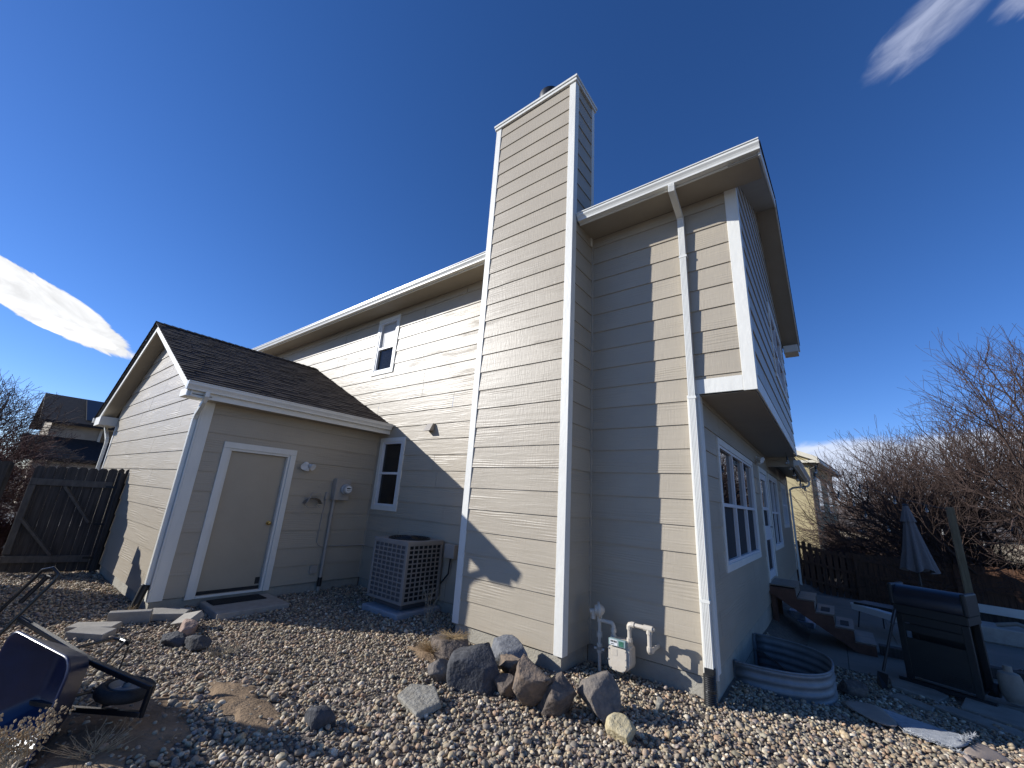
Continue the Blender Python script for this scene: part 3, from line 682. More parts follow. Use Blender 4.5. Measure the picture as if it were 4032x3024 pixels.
# hills on the horizon
V = []; Fq = []; n = 90
for i in range(n):
    a = R_(20)+R_(150)*i/(n-1)
    for j, rad in enumerate((120, 200, 330, 520, 640)):
        hgt = (-4, 2, 8, 17, 8)[j]*(1+.30*math.sin(a*9+.5)+.18*math.sin(a*23)+.10*math.sin(a*51))+(0 if j else 0)
        V.append((rad*math.cos(a), rad*math.sin(a), hgt-1))
for i in range(n-1):
    for j in range(4): Fq.append((i*5+j, (i+1)*5+j, (i+1)*5+j+1, i*5+j+1))
hl = raw_mesh('hills', np.array(V), np.array(Fq), M_hill); hl['kind'] = 'structure'

# ================================================================== PEBBLES
ico = bmesh.new(); bmesh.ops.create_icosphere(ico, subdivisions=2, radius=1); ico.verts.ensure_lookup_table()
I2v = np.array([v.co[:] for v in ico.verts]); I2f = np.array([[v.index for v in f.verts] for f in ico.faces]); ico.free()
ico = bmesh.new(); bmesh.ops.create_icosphere(ico, subdivisions=1, radius=1); ico.verts.ensure_lookup_table()
I1v = np.array([v.co[:] for v in ico.verts]); I1f = np.array([[v.index for v in f.verts] for f in ico.faces]); ico.free()
def stones_variants(V, n, seed, amp):
    r = np.random.default_rng(seed); out = []
    for _ in range(n):
        v = V.copy()
        for _k in range(7):                                    # chip the ball with random planes
            d = r.normal(size=3); d /= np.linalg.norm(d); h = r.uniform(.55, .92)
            s = v@d; v -= np.outer(np.maximum(0, s-h), d)*.85
        v *= 1+amp*r.normal(size=(len(v), 1)); out.append(v)
    return np.array(out)
PAL = np.array([(.36,.31,.25),(.44,.39,.32),(.29,.25,.21),(.24,.215,.195),(.52,.47,.40),(.33,.255,.195),(.29,.27,.22),(.40,.315,.25),(.19,.175,.165),(.60,.56,.50),(.34,.32,.27),(.38,.27,.20),(.46,.38,.27),(.30,.26,.255)])
def project(P):
    d = P-np.array(CPOS); z = d@np.array(CFW); u = 2016+CF*(d@np.array(CR))/z; v = 1512-CF*(d@np.array(CU))/z
    return u, v, z
def gravel_field(name, N, region, seed, size=(.0115, .0220), filt=None):
    r = np.random.default_rng(seed)
    x = r.uniform(region[0], region[1], N); y = r.uniform(region[2], region[3], N)
    u, v, z = project(np.c_[x, y, gz(x, y)])
    ok = (z > .3) & (u > -700) & (u < 4700) & (v < 3650) & (v > 1500)
    ok &= ~((y > -.02) & (x < .03)) & ~((x > XC1-.02) & (x < XC2+.02) & (y > -DC-.02) & (x < 0)) & ~((x > -12.3) & (x < XG+.01) & (y > -WG-.01))
    ok &= ~((x > -6.3) & (x < -5.30) & (y > -2.52) & (y < -1.60))           # step slab
    ok &= ~((x > -4.70) & (x < -3.84) & (y > -.86))                         # pad
    ok &= ~in_well(x, y, .02)
    if filt is not None: ok &= filt(x, y, r)
    x, y, z = x[ok], y[ok], z[ok]; n = len(x)
    a = r.uniform(size[0], size[1], n)*np.where(r.random(n) < .16, r.uniform(1.2, 1.9, n), 1); 
    sc = np.c_[a, a*r.uniform(.62, .95, n), a*r.uniform(.42, .72, n)]
    yaw = r.uniform(0, 2*np.pi, n); tilt = r.normal(0, .38, n); tilt2 = r.normal(0, .38, n)
    c, s = np.cos, np.sin; Z = np.zeros(n); O = np.ones(n)
    Rz = np.stack([c(yaw), -s(yaw), Z, s(yaw), c(yaw), Z, Z, Z, O], -1).reshape(-1, 3, 3)
    Rx = np.stack([O, Z, Z, Z, c(tilt), -s(tilt), Z, s(tilt), c(tilt)], -1).reshape(-1, 3, 3)
    Ry = np.stack([c(tilt2), Z, s(tilt2), Z, O, Z, -s(tilt2), Z, c(tilt2)], -1).reshape(-1, 3, 3)
    Rm = Rz@Rx@Ry
    zz = gz(x, y)+sc[:, 2]*r.uniform(.1, .9, n)+np.where(r.random(n) < .35, r.uniform(.0, .02, n), 0)
    col = PAL[r.integers(0, len(PAL), n)]*r.uniform(.72, 1.2, (n, 1))*np.array((1.03, .955, .81))
    cnt = 0
    for lod, (Vv, Ff, m_) in enumerate(((stones_variants(I2v, 40, seed+1, .035), I2f, z < 3.6), (stones_variants(I1v, 40, seed+2, .05), I1f, z >= 3.6))):
        k = int(m_.sum())
        if not k: continue
        base = Vv[r.integers(0, 40, k)]*sc[m_][:, None, :]
        P = np.einsum('nij,nvj->nvi', Rm[m_], base)+np.c_[x[m_], y[m_], zz[m_]][:, None, :]
        Fc = (Ff[None]+(np.arange(k)*P.shape[1])[:, None, None]).reshape(-1, 3)
        o = raw_mesh(name, P.reshape(-1, 3), Fc, M_stone, True, np.repeat(col[m_], P.shape[1], 0)); o['kind'] = 'stuff'
        o['label'] = 'river pebble gravel covering the yard close by' if lod == 0 else 'river pebble gravel out by the walls and gate'
        cnt += k
    return cnt
def not_dirt(x, y, r):
    d1 = ((x+2.80)/.50)**2+((y+3.13)/.20)**2; d2 = ((x+3.0)/.75)**2+((y+3.85)/.42)**2; d3 = ((x+2.66)/.34)**2+((y+1.25)/.26)**2
    d = np.minimum(np.minimum(d1, d2), d3)
    n_ = np.array([mnoise.noise(Vector((a*3.1, b*3.1, 2))) for a, b in zip(x, y)])
    return (d > .85+.6*n_) | (r.random(len(x)) < .14+.9*np.clip(d-.45+.5*n_, 0, 1))
npb = gravel_field('gravel', 210000, (-13.2, 3.2, -7, 3.35), 3, filt=lambda x, y, r: not_dirt(x, y, r) & ((y < 3.3) | (x < 0)) & (x > -13.2) & ~((x > 2.0) & (y > 2.9)))
print('pebbles', npb)
# ================================================================== THINGS ON AND BY THE HOUSE
slab = MB().prism([(-6.09, -2.50, -.30), (-5.30, -2.53, -.30), (-5.31, -1.62, -.30), (-6.09, -1.60, -.30)], (0, 0, .17)).build('step_slab', M_conc, None, .008)
tag(slab, 'low concrete slab outside the beige door', 'slab')
mt = MB()
mt.box(-6.04, -2.44, -.129, -5.75, -1.76, -.118)
for i in range(22): mt.box(-6.035+.0128*i, -2.43, -.118, -6.035+.0128*i+.007, -1.77, -.114)
tag(mt.build('doormat', M_rubber), 'black ribbed mat on the slab at the beige door', 'mat')
# electric meter
em = thing('electric_meter', 'beige electric meter box with round glass dial and conduit down to the ground', 'meter', (XG, -.65, 1.2))
MB().box(XG+.012, -.845, 1.30, XG+.135, -.555, 1.68).build('box', M_metalw, em, .006)
MB().box(XG+.136, -.842, 1.303, XG+.142, -.558, 1.66).build('cover', M_metalw, em, .003)
dmt = MB().lathe((XG+.142, -.665, 1.50), (1, 0, 0), [(0, .088), (.02, .092), (.045, .092), (.055, .08), (.12, .076), (.128, .06)], 28).build('meter_dial', M_clear, em, smooth=True)
dmt.data.materials[0] = mat('meter_glass', (.40, .40, .39), .12)
fc = MB().lathe((XG+.271, -.665, 1.50), (1, 0, 0), [(0, .058), (.001, .056)], 24).build('dial_face', M_plate, dmt)
dg = MB()
dg.box(XG+.2725, -.705, 1.505, XG+.2745, -.64, 1.527)
for i in range(4): dg.box(XG+.2725, -.70+i*.02, 1.475, XG+.274, -.688+i*.02, 1.486)
dg.box(XG+.2725, -.635, 1.508, XG+.274, -.622, 1.525); dg.box(XG+.2725, -.685, 1.458, XG+.274, -.645, 1.462)
dg.build('dial_digits', M_black, dmt)
MB().tube([(XG+.05, -.79, 1.30), (XG+.05, -.79, -.25)], .030, 12).build('conduit', M_metalw, em, smooth=True)
MB().tube([(XG+.05, -.79, .02), (XG+.05, -.79, -.12)], .037, 12).build('conduit_sleeve', M_black, em, smooth=True)
MB().box(XG+.012, -.55, 1.40, XG+.09, -.49, 1.52).build('side_box', M_metalw, em, .004)
MB().box(XG+.012, -.955, 1.30, XG+.05, -.905, 1.43).build('cable_box', M_metalw, em, .004)
cb = [(XG+.025, -.93, 1.30), (XG+.025, -.945, .95), (XG+.025, -.955, .66)]+[(XG+.025, y, z) for y, z in ((-.95, .59), (-.92, .545), (-.87, .52), (-.80, .515))]+[(XG+.03, -.4, .512), (XG+.03, -.06, .51), (XG+.05, -.025, .51), (XG+.2, -.02, .50), (-5.0, -.03, .47), (-4.85, -.10, .50)]
MB().tube(cb, .0095, 8).build('cable', M_metalw, em, smooth=True)
MB().box(XG+.012, -.99, .09, XG+.045, -.865, .215).build('outlet_box', M_metalw, em, .003)
# twin floodlight
def floodlight(name, label, c, outd, along):
    c, o, a = Vector(c), Vector(outd), Vector(along); z = Vector((0, 0, 1))
    t = thing(name, label, 'floodlight', c)
    MB().lathe(c, o, [(0, .055), (.02, .055), (.028, .045), (.035, .02)], 16).build('mount', M_plate, t, smooth=True)
    for s_ in (-1, 1):
        k = c+o*.05+a*s_*.045; d = (o*.8+a*s_*.35-z*.35).normalized()
        h = MB(); h.tube([c+o*.03+a*s_*.02, k], .012, 8); h.lathe(k, d, [(-.03, .018), (0, .032), (.02, .036), (.08, .058), (.085, .058), (.083, .052)], 16); h.build('lamp_head', M_plate, t, smooth=True)
    MB().obox(c+o*.06-z*.07, o, a, z, .03, .035, .03).build('motion_sensor', M_plate, t, .008)
    return t
floodlight('floodlight', 'white twin floodlight on the wall beside the beige door', (XG+.014, -1.40, 1.86), (1, 0, 0), (0, 1, 0))
floodlight('floodlight', 'twin floodlight above the back door under the overhang', (.014, 4.25, 2.56), (1, 0, 0), (0, 1, 0))
# hose hanger
hh = thing('hose_hanger', 'beige metal hose hanger on the wall below the twin floodlight', 'hose hanger', (XG, -1.2, 1.3))
m_ = MB(); m_.box(XG+.012, -1.30, 1.25, XG+.018, -1.08, 1.33)
for i in range(12):
    a0, a1 = R_(15+150*i/12), R_(15+150*(i+1)/12)
    f = lambda a, r: (-1.19+r*math.cos(a), 1.19+r*.9*math.sin(a))
    q0, q1 = f(a0, .15), f(a1, .15); m_.add([(XG+.015, *q0), (XG+.015, *q1), (XG+.15, *q1), (XG+.15, *q0)], [(0, 1, 2, 3), (3, 2, 1, 0)])
m_.build('saddle', M_metalw, hh)
m_ = MB(); m_.tube([(XG+.15, -1.32, 1.25), (XG+.16, -1.26, 1.41), (XG+.16, -1.12, 1.41), (XG+.15, -1.06, 1.25)], .008, 6); m_.tube([(XG+.02, -1.30, 1.22), (XG+.15, -1.30, 1.17), (XG+.15, -1.08, 1.17), (XG+.02, -1.08, 1.22)], .006, 6); m_.build('wire_guard', M_metalw, hh)
# vent hood
vh = MB(); vh.add([(-4.64, -.012, 2.62), (-4.49, -.012, 2.62), (-4.49, -.012, 2.75), (-4.64, -.012, 2.75), (-4.65, -.13, 2.605), (-4.48, -.13, 2.605), (-4.49, -.05, 2.75), (-4.64, -.05, 2.75)],
                  [(3, 2, 6, 7), (7, 6, 5, 4), (0, 3, 7, 4), (2, 1, 5, 6), (0, 1, 2, 3)])
tag(vh.build('vent_hood', M_metalw), 'small beige dryer vent hood on the sunlit siding', 'vent')
# air conditioner
pad = MB().box(-4.69, -.85, -.32, -3.85, -.02, -.12).build('equipment_pad', M_padgrey, None, .02, seg=2); tag(pad, 'grey pad on the gravel under the air conditioner', 'pad')
AX0, AX1, AY0, AY1, AZ0, AZ1 = -4.72, -3.895, -.77, -.055, -.03, .815
ac = thing('air_conditioner', 'beige square air conditioner with grid sides standing on a grey pad', 'air conditioner', ((AX0+AX1)/2, -.4, -.12))
MB().box(AX0+.09, AY0+.09, -.1195, AX1-.09, AY1-.05, AZ0+.01).build('base', M_acgrid, ac, .02, seg=2)
cab = MB(); cab.box(AX0, AY0, AZ1-.055, AX1, AY1, AZ1); cab.box(AX0, AY0, AZ0, AX1, AY1, AZ0+.03)
for x, y in ((AX0, AY0), (AX1-.045, AY0), (AX0, AY1-.045), (AX1-.045, AY1-.045)): cab.box(x, y, AZ0+.0305, x+.045, y+.045, AZ1-.0555)
cab.build('cabinet', M_acbody, ac, .006)
MB().box(AX0+.03, AY0+.03, AZ0+.03, AX1-.03, AY1-.03, AZ1-.056).build('coil', M_black, ac)
def grid(par, axis, const, o, u0, u1, z0, z1, nu, nz, m, name):
    mb = MB(); bw = .018
    for i in range(nu+1):
        u = u0+(u1-u0)*i/nu
        mb.box(*((u-bw/2, const, z0, u+bw/2, const+o, z1) if axis == 'x' else (const, u-bw/2, z0, const+o, u+bw/2, z1)))
    for j in range(nz+1):
        z = z0+(z1-z0)*j/nz
        mb.box(*((u0, const-.001, z-bw/2, u1, const+o-.001, z+bw/2) if axis == 'x' else (const-.001, u0, z-bw/2, const+o-.001, u1, z+bw/2)))
    return mb.build(name, m, par)
grid(ac, 'x', AY0+.004, .012, AX0+.045, AX1-.045, AZ0+.03, AZ1-.056, 7, 12, M_acbody, 'grille')
grid(ac, 'y', AX1-.016, .012, AY0+.045, AY1-.045, AZ0+.03, AZ1-.056, 7, 12, M_acbody, 'grille')
MB().box(AX0+.04, AY0+.020, AZ0+.03, AX1-.04, AY0+.024, AZ1-.056).build('mesh_panel', M_acgrid, ac)
fg = MB(); cx_, cy_ = (AX0+AX1)/2, (AY0+AY1)/2
for r in (.06, .10, .14, .18, .22, .26, .30): fg.tube([(cx_+r*math.cos(2*math.pi*k/32), cy_+r*math.sin(2*math.pi*k/32), AZ1+.018+.02*(1-(r/.3)**2)) for k in range(32)], .004, 5, closed=True)
for k in range(12): a = 2*math.pi*k/12; fg.tube([(cx_+.05*math.cos(a), cy_+.05*math.sin(a), AZ1+.038), (cx_+.31*math.cos(a), cy_+.31*math.sin(a), AZ1+.015)], .004, 5)
fgo = fg.build('fan_guard', M_black, ac)
MB().lathe((cx_, cy_, AZ1), (0, 0, 1), [(.0, .325), (.014, .325), (.014, .30)], 36).build('fan_ring', M_black, fgo, smooth=True)
MB().box(cx_-.06, cy_-.03, AZ1+.041, cx_+.06, cy_+.03, AZ1+.044).build('badge', M_acgrid, fgo)
ls = MB(); ls.tube([(AX0-.03, -.30, .78), (AX0-.05, -.30, .5), (AX0-.06, -.25, .3)], .013, 8); ls.tube([(AX0+.01, -.3, .24), (AX0-.12, -.2, .26), (AX0-.2, -.1, .24), (AX0-.26, -.03, .24)], .018, 8)
ls.tube([(AX0-.17, -.14, .25), (AX0-.19, -.14, .12), (AX0-.15, -.18, 0), (AX0-.02, -.2, -.08)], .026, 8); ls.build('refrigerant_line', M_black, ac, smooth=True)
db = thing('disconnect_box', 'small grey electrical box on the wall between air conditioner and chimney', 'electrical box', (-3.72, 0, .67))
MB().box(-3.83, -.10, .575, -3.61, -.012, .775).build('box', M_metalw, db, .006); MB().tube([(-3.72, -.05, .58), (-3.73, -.06, .35), (-3.85, -.08, .2)], .012, 8).build('whip', M_black, db)
# gas meter
gm = thing('gas_meter', 'cream gas meter with regulator and bent pipes by the chimney corner', 'gas meter', (-.87, -.28, -.15))
YM = -.275; pr = .021
pipes = MB()
RX = -1.105
pipes.tube([(RX, YM, -.32), (RX, YM, .27)], pr*.9, 10); pipes.tube([(RX, YM, .27), (RX, YM, .33)], pr*1.35, 10)
pipes.tube([(RX, YM, .285), (-1.0, YM, .285), (-.965, YM, .285), (-.95, YM, .275), (-.942, YM, .255), (-.942, YM, .16)], pr, 10)
for z in (.12, .0, -.02): pipes.tube([(RX, YM, z), (RX, YM, z+.05)], pr*1.5, 10)
pipes.tube([(RX-.06, YM, .005), (RX+.06, YM, .005)], .014, 8); pipes.tube([(RX, YM, -.03), (RX, YM, .06)], pr*1.45, 10)
OX = -.765; OZ = .315; TX = -.555
pipes.tube([(OX, YM, .15), (OX, YM, OZ-.03), (OX+.008, YM, OZ-.008), (OX+.03, YM, OZ), (TX, YM, OZ)], pr, 10)
pipes.tube([(OX, YM, OZ-.05), (OX, YM, OZ-.02), (OX+.008, YM, OZ-.006), (OX+.03, YM, OZ), (OX+.055, YM, OZ)], pr*1.4, 10)
pipes.tube([(TX-.055, YM, OZ), (TX+.035, YM, OZ)], pr*1.4, 10); pipes.tube([(TX+.03, YM, OZ), (TX+.052, YM, OZ)], pr*.8, 6)
pipes.tube([(TX, YM, OZ), (TX, YM, OZ-.05)], pr*1.4, 10); pipes.tube([(TX, YM, OZ-.04), (TX, YM, .115)], pr, 10)
pipes.tube([(TX, YM, .15), (TX, YM, .12), (TX, YM+.01, .108), (TX, YM+.035, .105), (TX, YM+.06, .105)], pr*1.4, 10); pipes.tube([(TX, YM+.05, .105), (TX, -.005, .105)], pr, 10)
pipes.tube([(-.942, YM, .20), (-.942, YM, .235)], pr*1.4, 10); pipes.tube([(-.942, YM, .15), (-.942, YM, .175)], pr*1.5, 8); pipes.tube([(OX, YM, .15), (OX, YM, .185)], pr*1.5, 8)
pipes.build('pipe', M_gas, gm, smooth=True)
rg = MB(); rc_ = Vector((-1.105, YM, .385))
rg.lathe(rc_+Vector((.0, -.012, 0)), (.85, .5, .1), [(-.05, .02), (-.045, .05), (-.015, .06), (-.012, .082), (.012, .082), (.015, .062), (.04, .045), (.06, .02)], 22)
rg.tube([rc_+Vector((-.02, -.02, -.01)), rc_+Vector((-.09, -.06, -.02))], .026, 10); rg.tube([rc_+Vector((-.05, -.04, -.01)), rc_+Vector((-.055, -.045, -.09))], .026, 10)
rg.build('regulator', M_gas, gm, smooth=True)
def rprism(mb, c, wx, wz, ty, r, n=5, off=0):
    """rounded plate in the xz plane"""
    pts = []
    for (sx, sz, a0) in ((1, 1, 0), (-1, 1, 90), (-1, -1, 180), (1, -1, 270)):
        for i in range(n+1):
            a = R_(a0+90*i/n); pts.append((c[0]+sx*(wx/2-r[0 if sz > 0 else 1])+(r[0 if sz > 0 else 1])*math.cos(a), c[1], c[2]+sz*(wz/2-r[0 if sz > 0 else 1])+(r[0 if sz > 0 else 1])*math.sin(a)))
    return mb.prism(pts[::-1], (0, ty, 0))
bd = MB(); rprism(bd, (-.855, YM-.075, -.0), .235, .235, .15, (.03, .07)); bd.box(-.955, YM-.07, .10, -.755, YM+.07, .155)
bo = bd.build('body', M_gas, gm, .008, seg=2, smooth=True)
pl = MB(); rprism(pl, (-.863, YM-.092, -.015), .20, .215, .016, (.025, .065)); pl.build('face_plate', M_gas, bo, .004, smooth=True); pl = MB(); rprism(pl, (-.855, YM+.076, -.015), .22, .225, .03, (.03, .07)); pl.build('back_plate', M_gas, bo, .004, smooth=True)
mk = MB(); rprism(mk, (-.895, YM-.0945, .045), .062, .062, .004, (.008, .008)); mk.build('data_plate', M_gas, bo, .001)
bl_ = MB()
for x, z in ((-.955, .07), (-.96, -.03), (-.935, -.10), (-.88, -.118), (-.80, -.112), (-.77, -.06), (-.768, .0), (-.77, .07)): bl_.lathe((x, YM-.091, z), (0, -1, 0), [(0, .008), (.007, .008), (.008, .004)], 6)
for x in (-.93, -.86, -.79): bl_.lathe((x, YM-.04, .153), (0, 0, 1), [(0, .009), (.008, .009)], 6)
bl_.build('bolt', M_galv, bo)
ix = MB().box(-.95, YM-.115, .105, -.762, YM-.071, .172).build('index_window', M_clear, bo, .006)
ip = MB(); ip.box(-.935, YM-.1165, .112, -.85, YM-.1155, .165); ip.build('index_plate', M_plate, ix)
id_ = MB()
for i in range(4): id_.box(-.925+i*.018, YM-.118, .14, -.913+i*.018, YM-.117, .158)
id_.box(-.925, YM-.118, .122, -.885, YM-.117, .128); id_.build('index_digits', M_black, ix)
MB().box(-.835, YM-.117, .115, -.785, YM-.1155, .162).build('circuit_card', mat('circuit_green', (.05, .16, .11), .3, .3, 60), ix)
# corrugated drain pipes under two downspouts
def corrugated(pts, r, label, m=M_black):
    P = [Vector(p) for p in pts]; L = sum((b-a).length for a, b in zip(P[:-1], P[1:])); n = int(L/.008); out = []; rs = []
    for i in range(n+1):
        d = L*i/n; k = 0
        while k < len(P)-2 and d > (P[k+1]-P[k]).length: d -= (P[k+1]-P[k]).length; k += 1
        out.append(P[k].lerp(P[k+1], min(1, d/(P[k+1]-P[k]).length))); rs.append(r*(1 if i % 2 else .9))
    return tag(MB().tube(out, rs, 18).build('drain_pipe', m, None, smooth=True, angle=70), label, 'drain pipe')
corrugated([(-.045, -.095, .0), (-.045, -.10, -.13), (-.05, -.105, -.33)], .058, 'black corrugated drain pipe at the house corner, right of the gas meter')
MB_ad = MB(); MB_ad.box(-.09, -.10, -.03, .0, -.028, .05); tag(MB_ad.build('downspout_adapter', M_black, None, .006), 'black square adapter between downspout and drain pipe at house corner', 'adapter')
corrugated([(XG-.05, -3.13, .14), (XG-.05, -3.16, .0), (XG-.04, -3.22, -.3)], .05, 'black corrugated drain pipe at the corner of the gabled wing')

# window well
ww = MB(); n = 40; prof = []
for i in range(25): z = -.62+.52*i/24; prof.append((z, .012*math.cos(i*math.pi/2.0)))
prof.append((-.075, .0)); 
def wl_pt(t, g):
    a = -math.pi/2+math.pi*t; ca, sa = math.cos(a), math.sin(a)
    return (.02+(WELL[2]+g)*abs(ca)**(2/2.6), WELL[1]+(WELL[3]+g)*math.copysign(abs(sa)**(2/2.6), sa))
vs = []; k = len(prof)
for i in range(n+1):
    for z, g_ in prof: x, y = wl_pt(i/n, g_); vs.append((x, y, z))
ww.add(vs, [(i*k+j, (i+1)*k+j, (i+1)*k+j+1, i*k+j+1) for i in range(n) for j in range(k-1)])
wo_ = ww.build('window_well', M_galv, None, smooth=True, angle=80); tag(wo_, 'corrugated galvanised steel window well against the rear wall', 'window well')
sm = wo_.modifiers.new('thickness', 'SOLIDIFY'); sm.thickness = .004
MB().tube([(*wl_pt(i/n, .0), -.075) for i in range(n+1)], .011, 8).build('rolled_rim', M_galv, wo_, smooth=True)
MB().box(.0, .82, -.62, .03, .86, -.07).build('flange', M_galv, wo_); MB().box(.0, 2.22, -.62, .03, 2.26, -.07).build('flange', M_galv, wo_)
b_ = MB().box(.0, .8, -1.0, .9, 2.3, -.60).build('well_floor', M_soil); b_['kind'] = 'structure'
# basement window inside the well
# steps at the back door
stp = thing('wooden_steps', 'dark red wooden steps with tiled treads up to the back door', 'steps', (.7, 4.9, -.5))
xs = [.405, .645, .89, 1.125, 1.375]; zs_ = [.338, .168, -.003, -.170, -.336]; Y0, Y1 = 4.40, 5.36
prev = .0
for i, (x, z) in enumerate(zip(xs, zs_)):
    tr_ = MB(); w3 = (Y1-Y0-.01)/3
    for j in range(3 if i == 0 else 2):
        ww_ = (Y1-Y0-.01)/(3 if i == 0 else 2); tr_.box(prev+.004, Y0+.005+j*ww_, z-.02, x+.012, Y0+.005+(j+1)*ww_-.005, z)
    to = tr_.build('tread', M_tile, stp, .002)
    MB().box(x-.02, Y0+.01, z-.165, x-.004, Y1-.01, z-.021).build('riser', M_tile, stp)
    if i in (2, 3): MB().box(prev+.07, Y0+.2, z+.0005, x-.05, Y0+.62, z+.005).build('grip_pad', M_rubber, to)
    prev = x
for y in (Y0-.04, Y1):
    poly = [(0, y, .30), (.40, y, .30)]
    for i in range(1, 5): poly += [(xs[i-1], y, zs_[i]-.021), (xs[i], y, zs_[i]-.021)]
    poly += [(1.375, y, -.495), (1.15, y, -.495), (.05, y, .17), (0, y, .17)]
    MB().prism(poly, (0, .039, 0)).build('stringer', M_wood_step, stp)
MB().box(.02, 4.45, -.5, .10, 4.53, .16).build('post', M_wood_step, stp); MB().box(.02, 5.2, -.5, .10, 5.28, .16).build('post', M_wood_step, stp)
# crate of odds under the steps
tag(MB().box(.12, 5.55, -.494, .55, 6.0, -.40).box(.16, 5.6, -.398, .42, 5.85, -.25).build('storage_box', mat('blue_white_box', (.16, .2, .3), .5, .0, 9, base2=(.45, .47, .5)), None, .01), 'blue and white box stored behind the back steps', 'box')

# ================================================================== FENCES AND GATE
def picket(mb, x, y, z0, z1, w, axis, th=.016, dog=.03):
    if axis == 'x': mb.prism([(x-w/2, y, z0), (x+w/2, y, z0), (x+w/2, y, z1-dog), (x+w/2-dog, y, z1), (x-w/2+dog, y, z1), (x-w/2, y, z1-dog)], (0, th, 0))
    else: mb.prism([(x, y-w/2, z0), (x, y+w/2, z0), (x, y+w/2, z1-dog), (x, y+w/2-dog, z1), (x, y-w/2+dog, z1), (x, y-w/2, z1-dog)], (th, 0, 0))
def fence(label, axis, const, u0, u1, zb, zt, m, gap, post_step, side=1, w=.14, seed=1, name='picket_fence', gaps=None):
    f = thing(name, label, 'fence', (const, (u0+u1)/2, zb(u0)) if axis == 'y' else ((u0+u1)/2, const, zb(u0)))
    r_ = random.Random(seed); mb = MB(); u = u0
    while u < u1-.02:
        g_ = gap(u) if callable(gap) else gap
        picket(mb, *((u+w/2, const) if axis == 'x' else (const, u+w/2)), zb(u)+r_.uniform(.0, .02), zb(u)+zt+r_.uniform(-.012, .012), w, axis)
        u += w+max(.001, g_+r_.uniform(-.003, .003))
    mb.build('pickets', m, f)
    for zr_ in (.22, zt*.53, zt-.22):
        n_ = max(1, int((u1-u0)/2.4)); rb = MB()
        for i in range(n_):
            a, b = u0+(u1-u0)*i/n_, u0+(u1-u0)*(i+1)/n_; o = -.02*side
            rb.bar(*(((a, const+o, zb(a)+zr_), (b, const+o, zb(b)+zr_)) if axis == 'x' else ((const+o, a, zb(a)+zr_), (const+o, b, zb(b)+zr_))), .038, .085)
        rb.build('rail', m, f)
    u = u0
    while u <= u1+.01:
        x, y = (u, const-.09*side) if axis == 'x' else (const-.09*side, u)
        MB().box(x-.045, y-.045, zb(u)-.3, x+.045, y+.045, zb(u)+zt-.02).build('post', m, f); u += post_step
    return f
FY_ = 14.5
fz = lambda x: float(gz(x, FY_))-.02
fence('dark cedar picket fence with narrow gaps along the back of the yard', 'x', FY_, -.9, 18, fz, 1.50, M_wood_red, lambda x: .05 if x < 1.2 else .010, 2.4, 1, seed=5, w=.13)
GF = lambda y: float(gz(-9.3, y))
fence('weathered grey picket fence left of the open gate', 'y', -9.3, -7.2, -4.52, GF, 1.80, M_wood_dark, .002, 2.6, -1, seed=8)
# unseen stand-in fence, added to shade the corner by the wheelbarrow
nf = thing('shadow_caster_fence', 'unseen board fence added to shade the ground by the tipped wheelbarrow', 'fence', (-6.4, -5.8, -.2))
A_, B_ = Vector((-8.6, -6.70, 0)), Vector((-4.42, -4.985, 0)); dv = (B_-A_).normalized(); nv = Vector((-dv.y, dv.x, 0)); mb = MB(); q = 0; L_ = (B_-A_).length
while q < L_:
    c = A_+dv*q; r1 = 1.72+rng.choice((0, 0, -.05, .05, -.10))+rng.uniform(-.03, .03); z0 = float(gz(c.x, c.y))
    mb.prism([c+Vector((0, 0, z0)), c+dv*.14+Vector((0, 0, z0)), c+dv*.14+Vector((0, 0, z0+r1-.03)), c+dv*.11+Vector((0, 0, z0+r1)), c+dv*.03+Vector((0, 0, z0+r1)), c+Vector((0, 0, z0+r1-.03))], nv*.016); q += .143
mb.build('pickets', M_wood_dark, nf)
for zr_ in (.3, 1.4): MB().bar(A_+Vector((0, 0, zr_-.2))-nv*.02, B_+Vector((0, 0, zr_-.2))-nv*.02, .038, .085).build('rail', M_wood_dark, nf)
# gate, ajar
gt = thing('wooden_gate', 'weathered dark wooden gate with a diagonal brace beside the gabled wing', 'gate', (-9.5, -3.2, -.2))
HA, HB = Vector((-9.52, -3.22, 0)), Vector((-9.90, -4.235, 0)); gd = (HB-HA); GL = gd.length; gd = gd.normalized(); gn = Vector((gd.y, -gd.x, 0))
if gn.x < 0: gn = -gn
mb = MB(); npk = 8; pw = GL/npk
for i in range(npk):
    c = HA+gd*pw*i; z1 = 1.60-.006*i+rng.uniform(-.008, .008); z0 = -.17+rng.uniform(-.02, .02)
    mb.prism([c+gd*.003+Vector((0, 0, z0)), c+gd*(pw-.003)+Vector((0, 0, z0)), c+gd*(pw-.003)+Vector((0, 0, z1-.035)), c+gd*(pw-.035)+Vector((0, 0, z1)), c+gd*.035+Vector((0, 0, z1)), c+gd*.003+Vector((0, 0, z1-.035))], -gn*.018)
mb.build('pickets', M_wood_dark, gt)
up = Vector((0, 0, 1))
for z in (1.30, .04): MB().obox((HA+HB)/2+up*z+gn*.02, gd, gn, up, GL/2-.01, .019, .055).build('rail', M_wood_grey, gt, .003)
MB().bar(HA+gd*.16+up*.64+gn*.02, HA+gd*.62+up*1.235+gn*.02, .038, .09, gn).build('brace', M_wood_grey, gt, .003)
MB().bar(HA+gd*.50+up*.10+gn*.02, HA+gd*(GL-.06)+up*.70+gn*.02, .038, .09, gn).build('brace', M_wood_grey, gt, .003)
MB().obox(HB-gd*.05+up*.68+gn*.018, gd, gn, up, .045, .018, .56).build('stile', M_wood_grey, gt, .003)
hg = MB()
for z in (1.27, .62, .06): hg.obox(HA+up*z+gn*.045-gd*.02, gd, gn, up, .11, .006, .018)
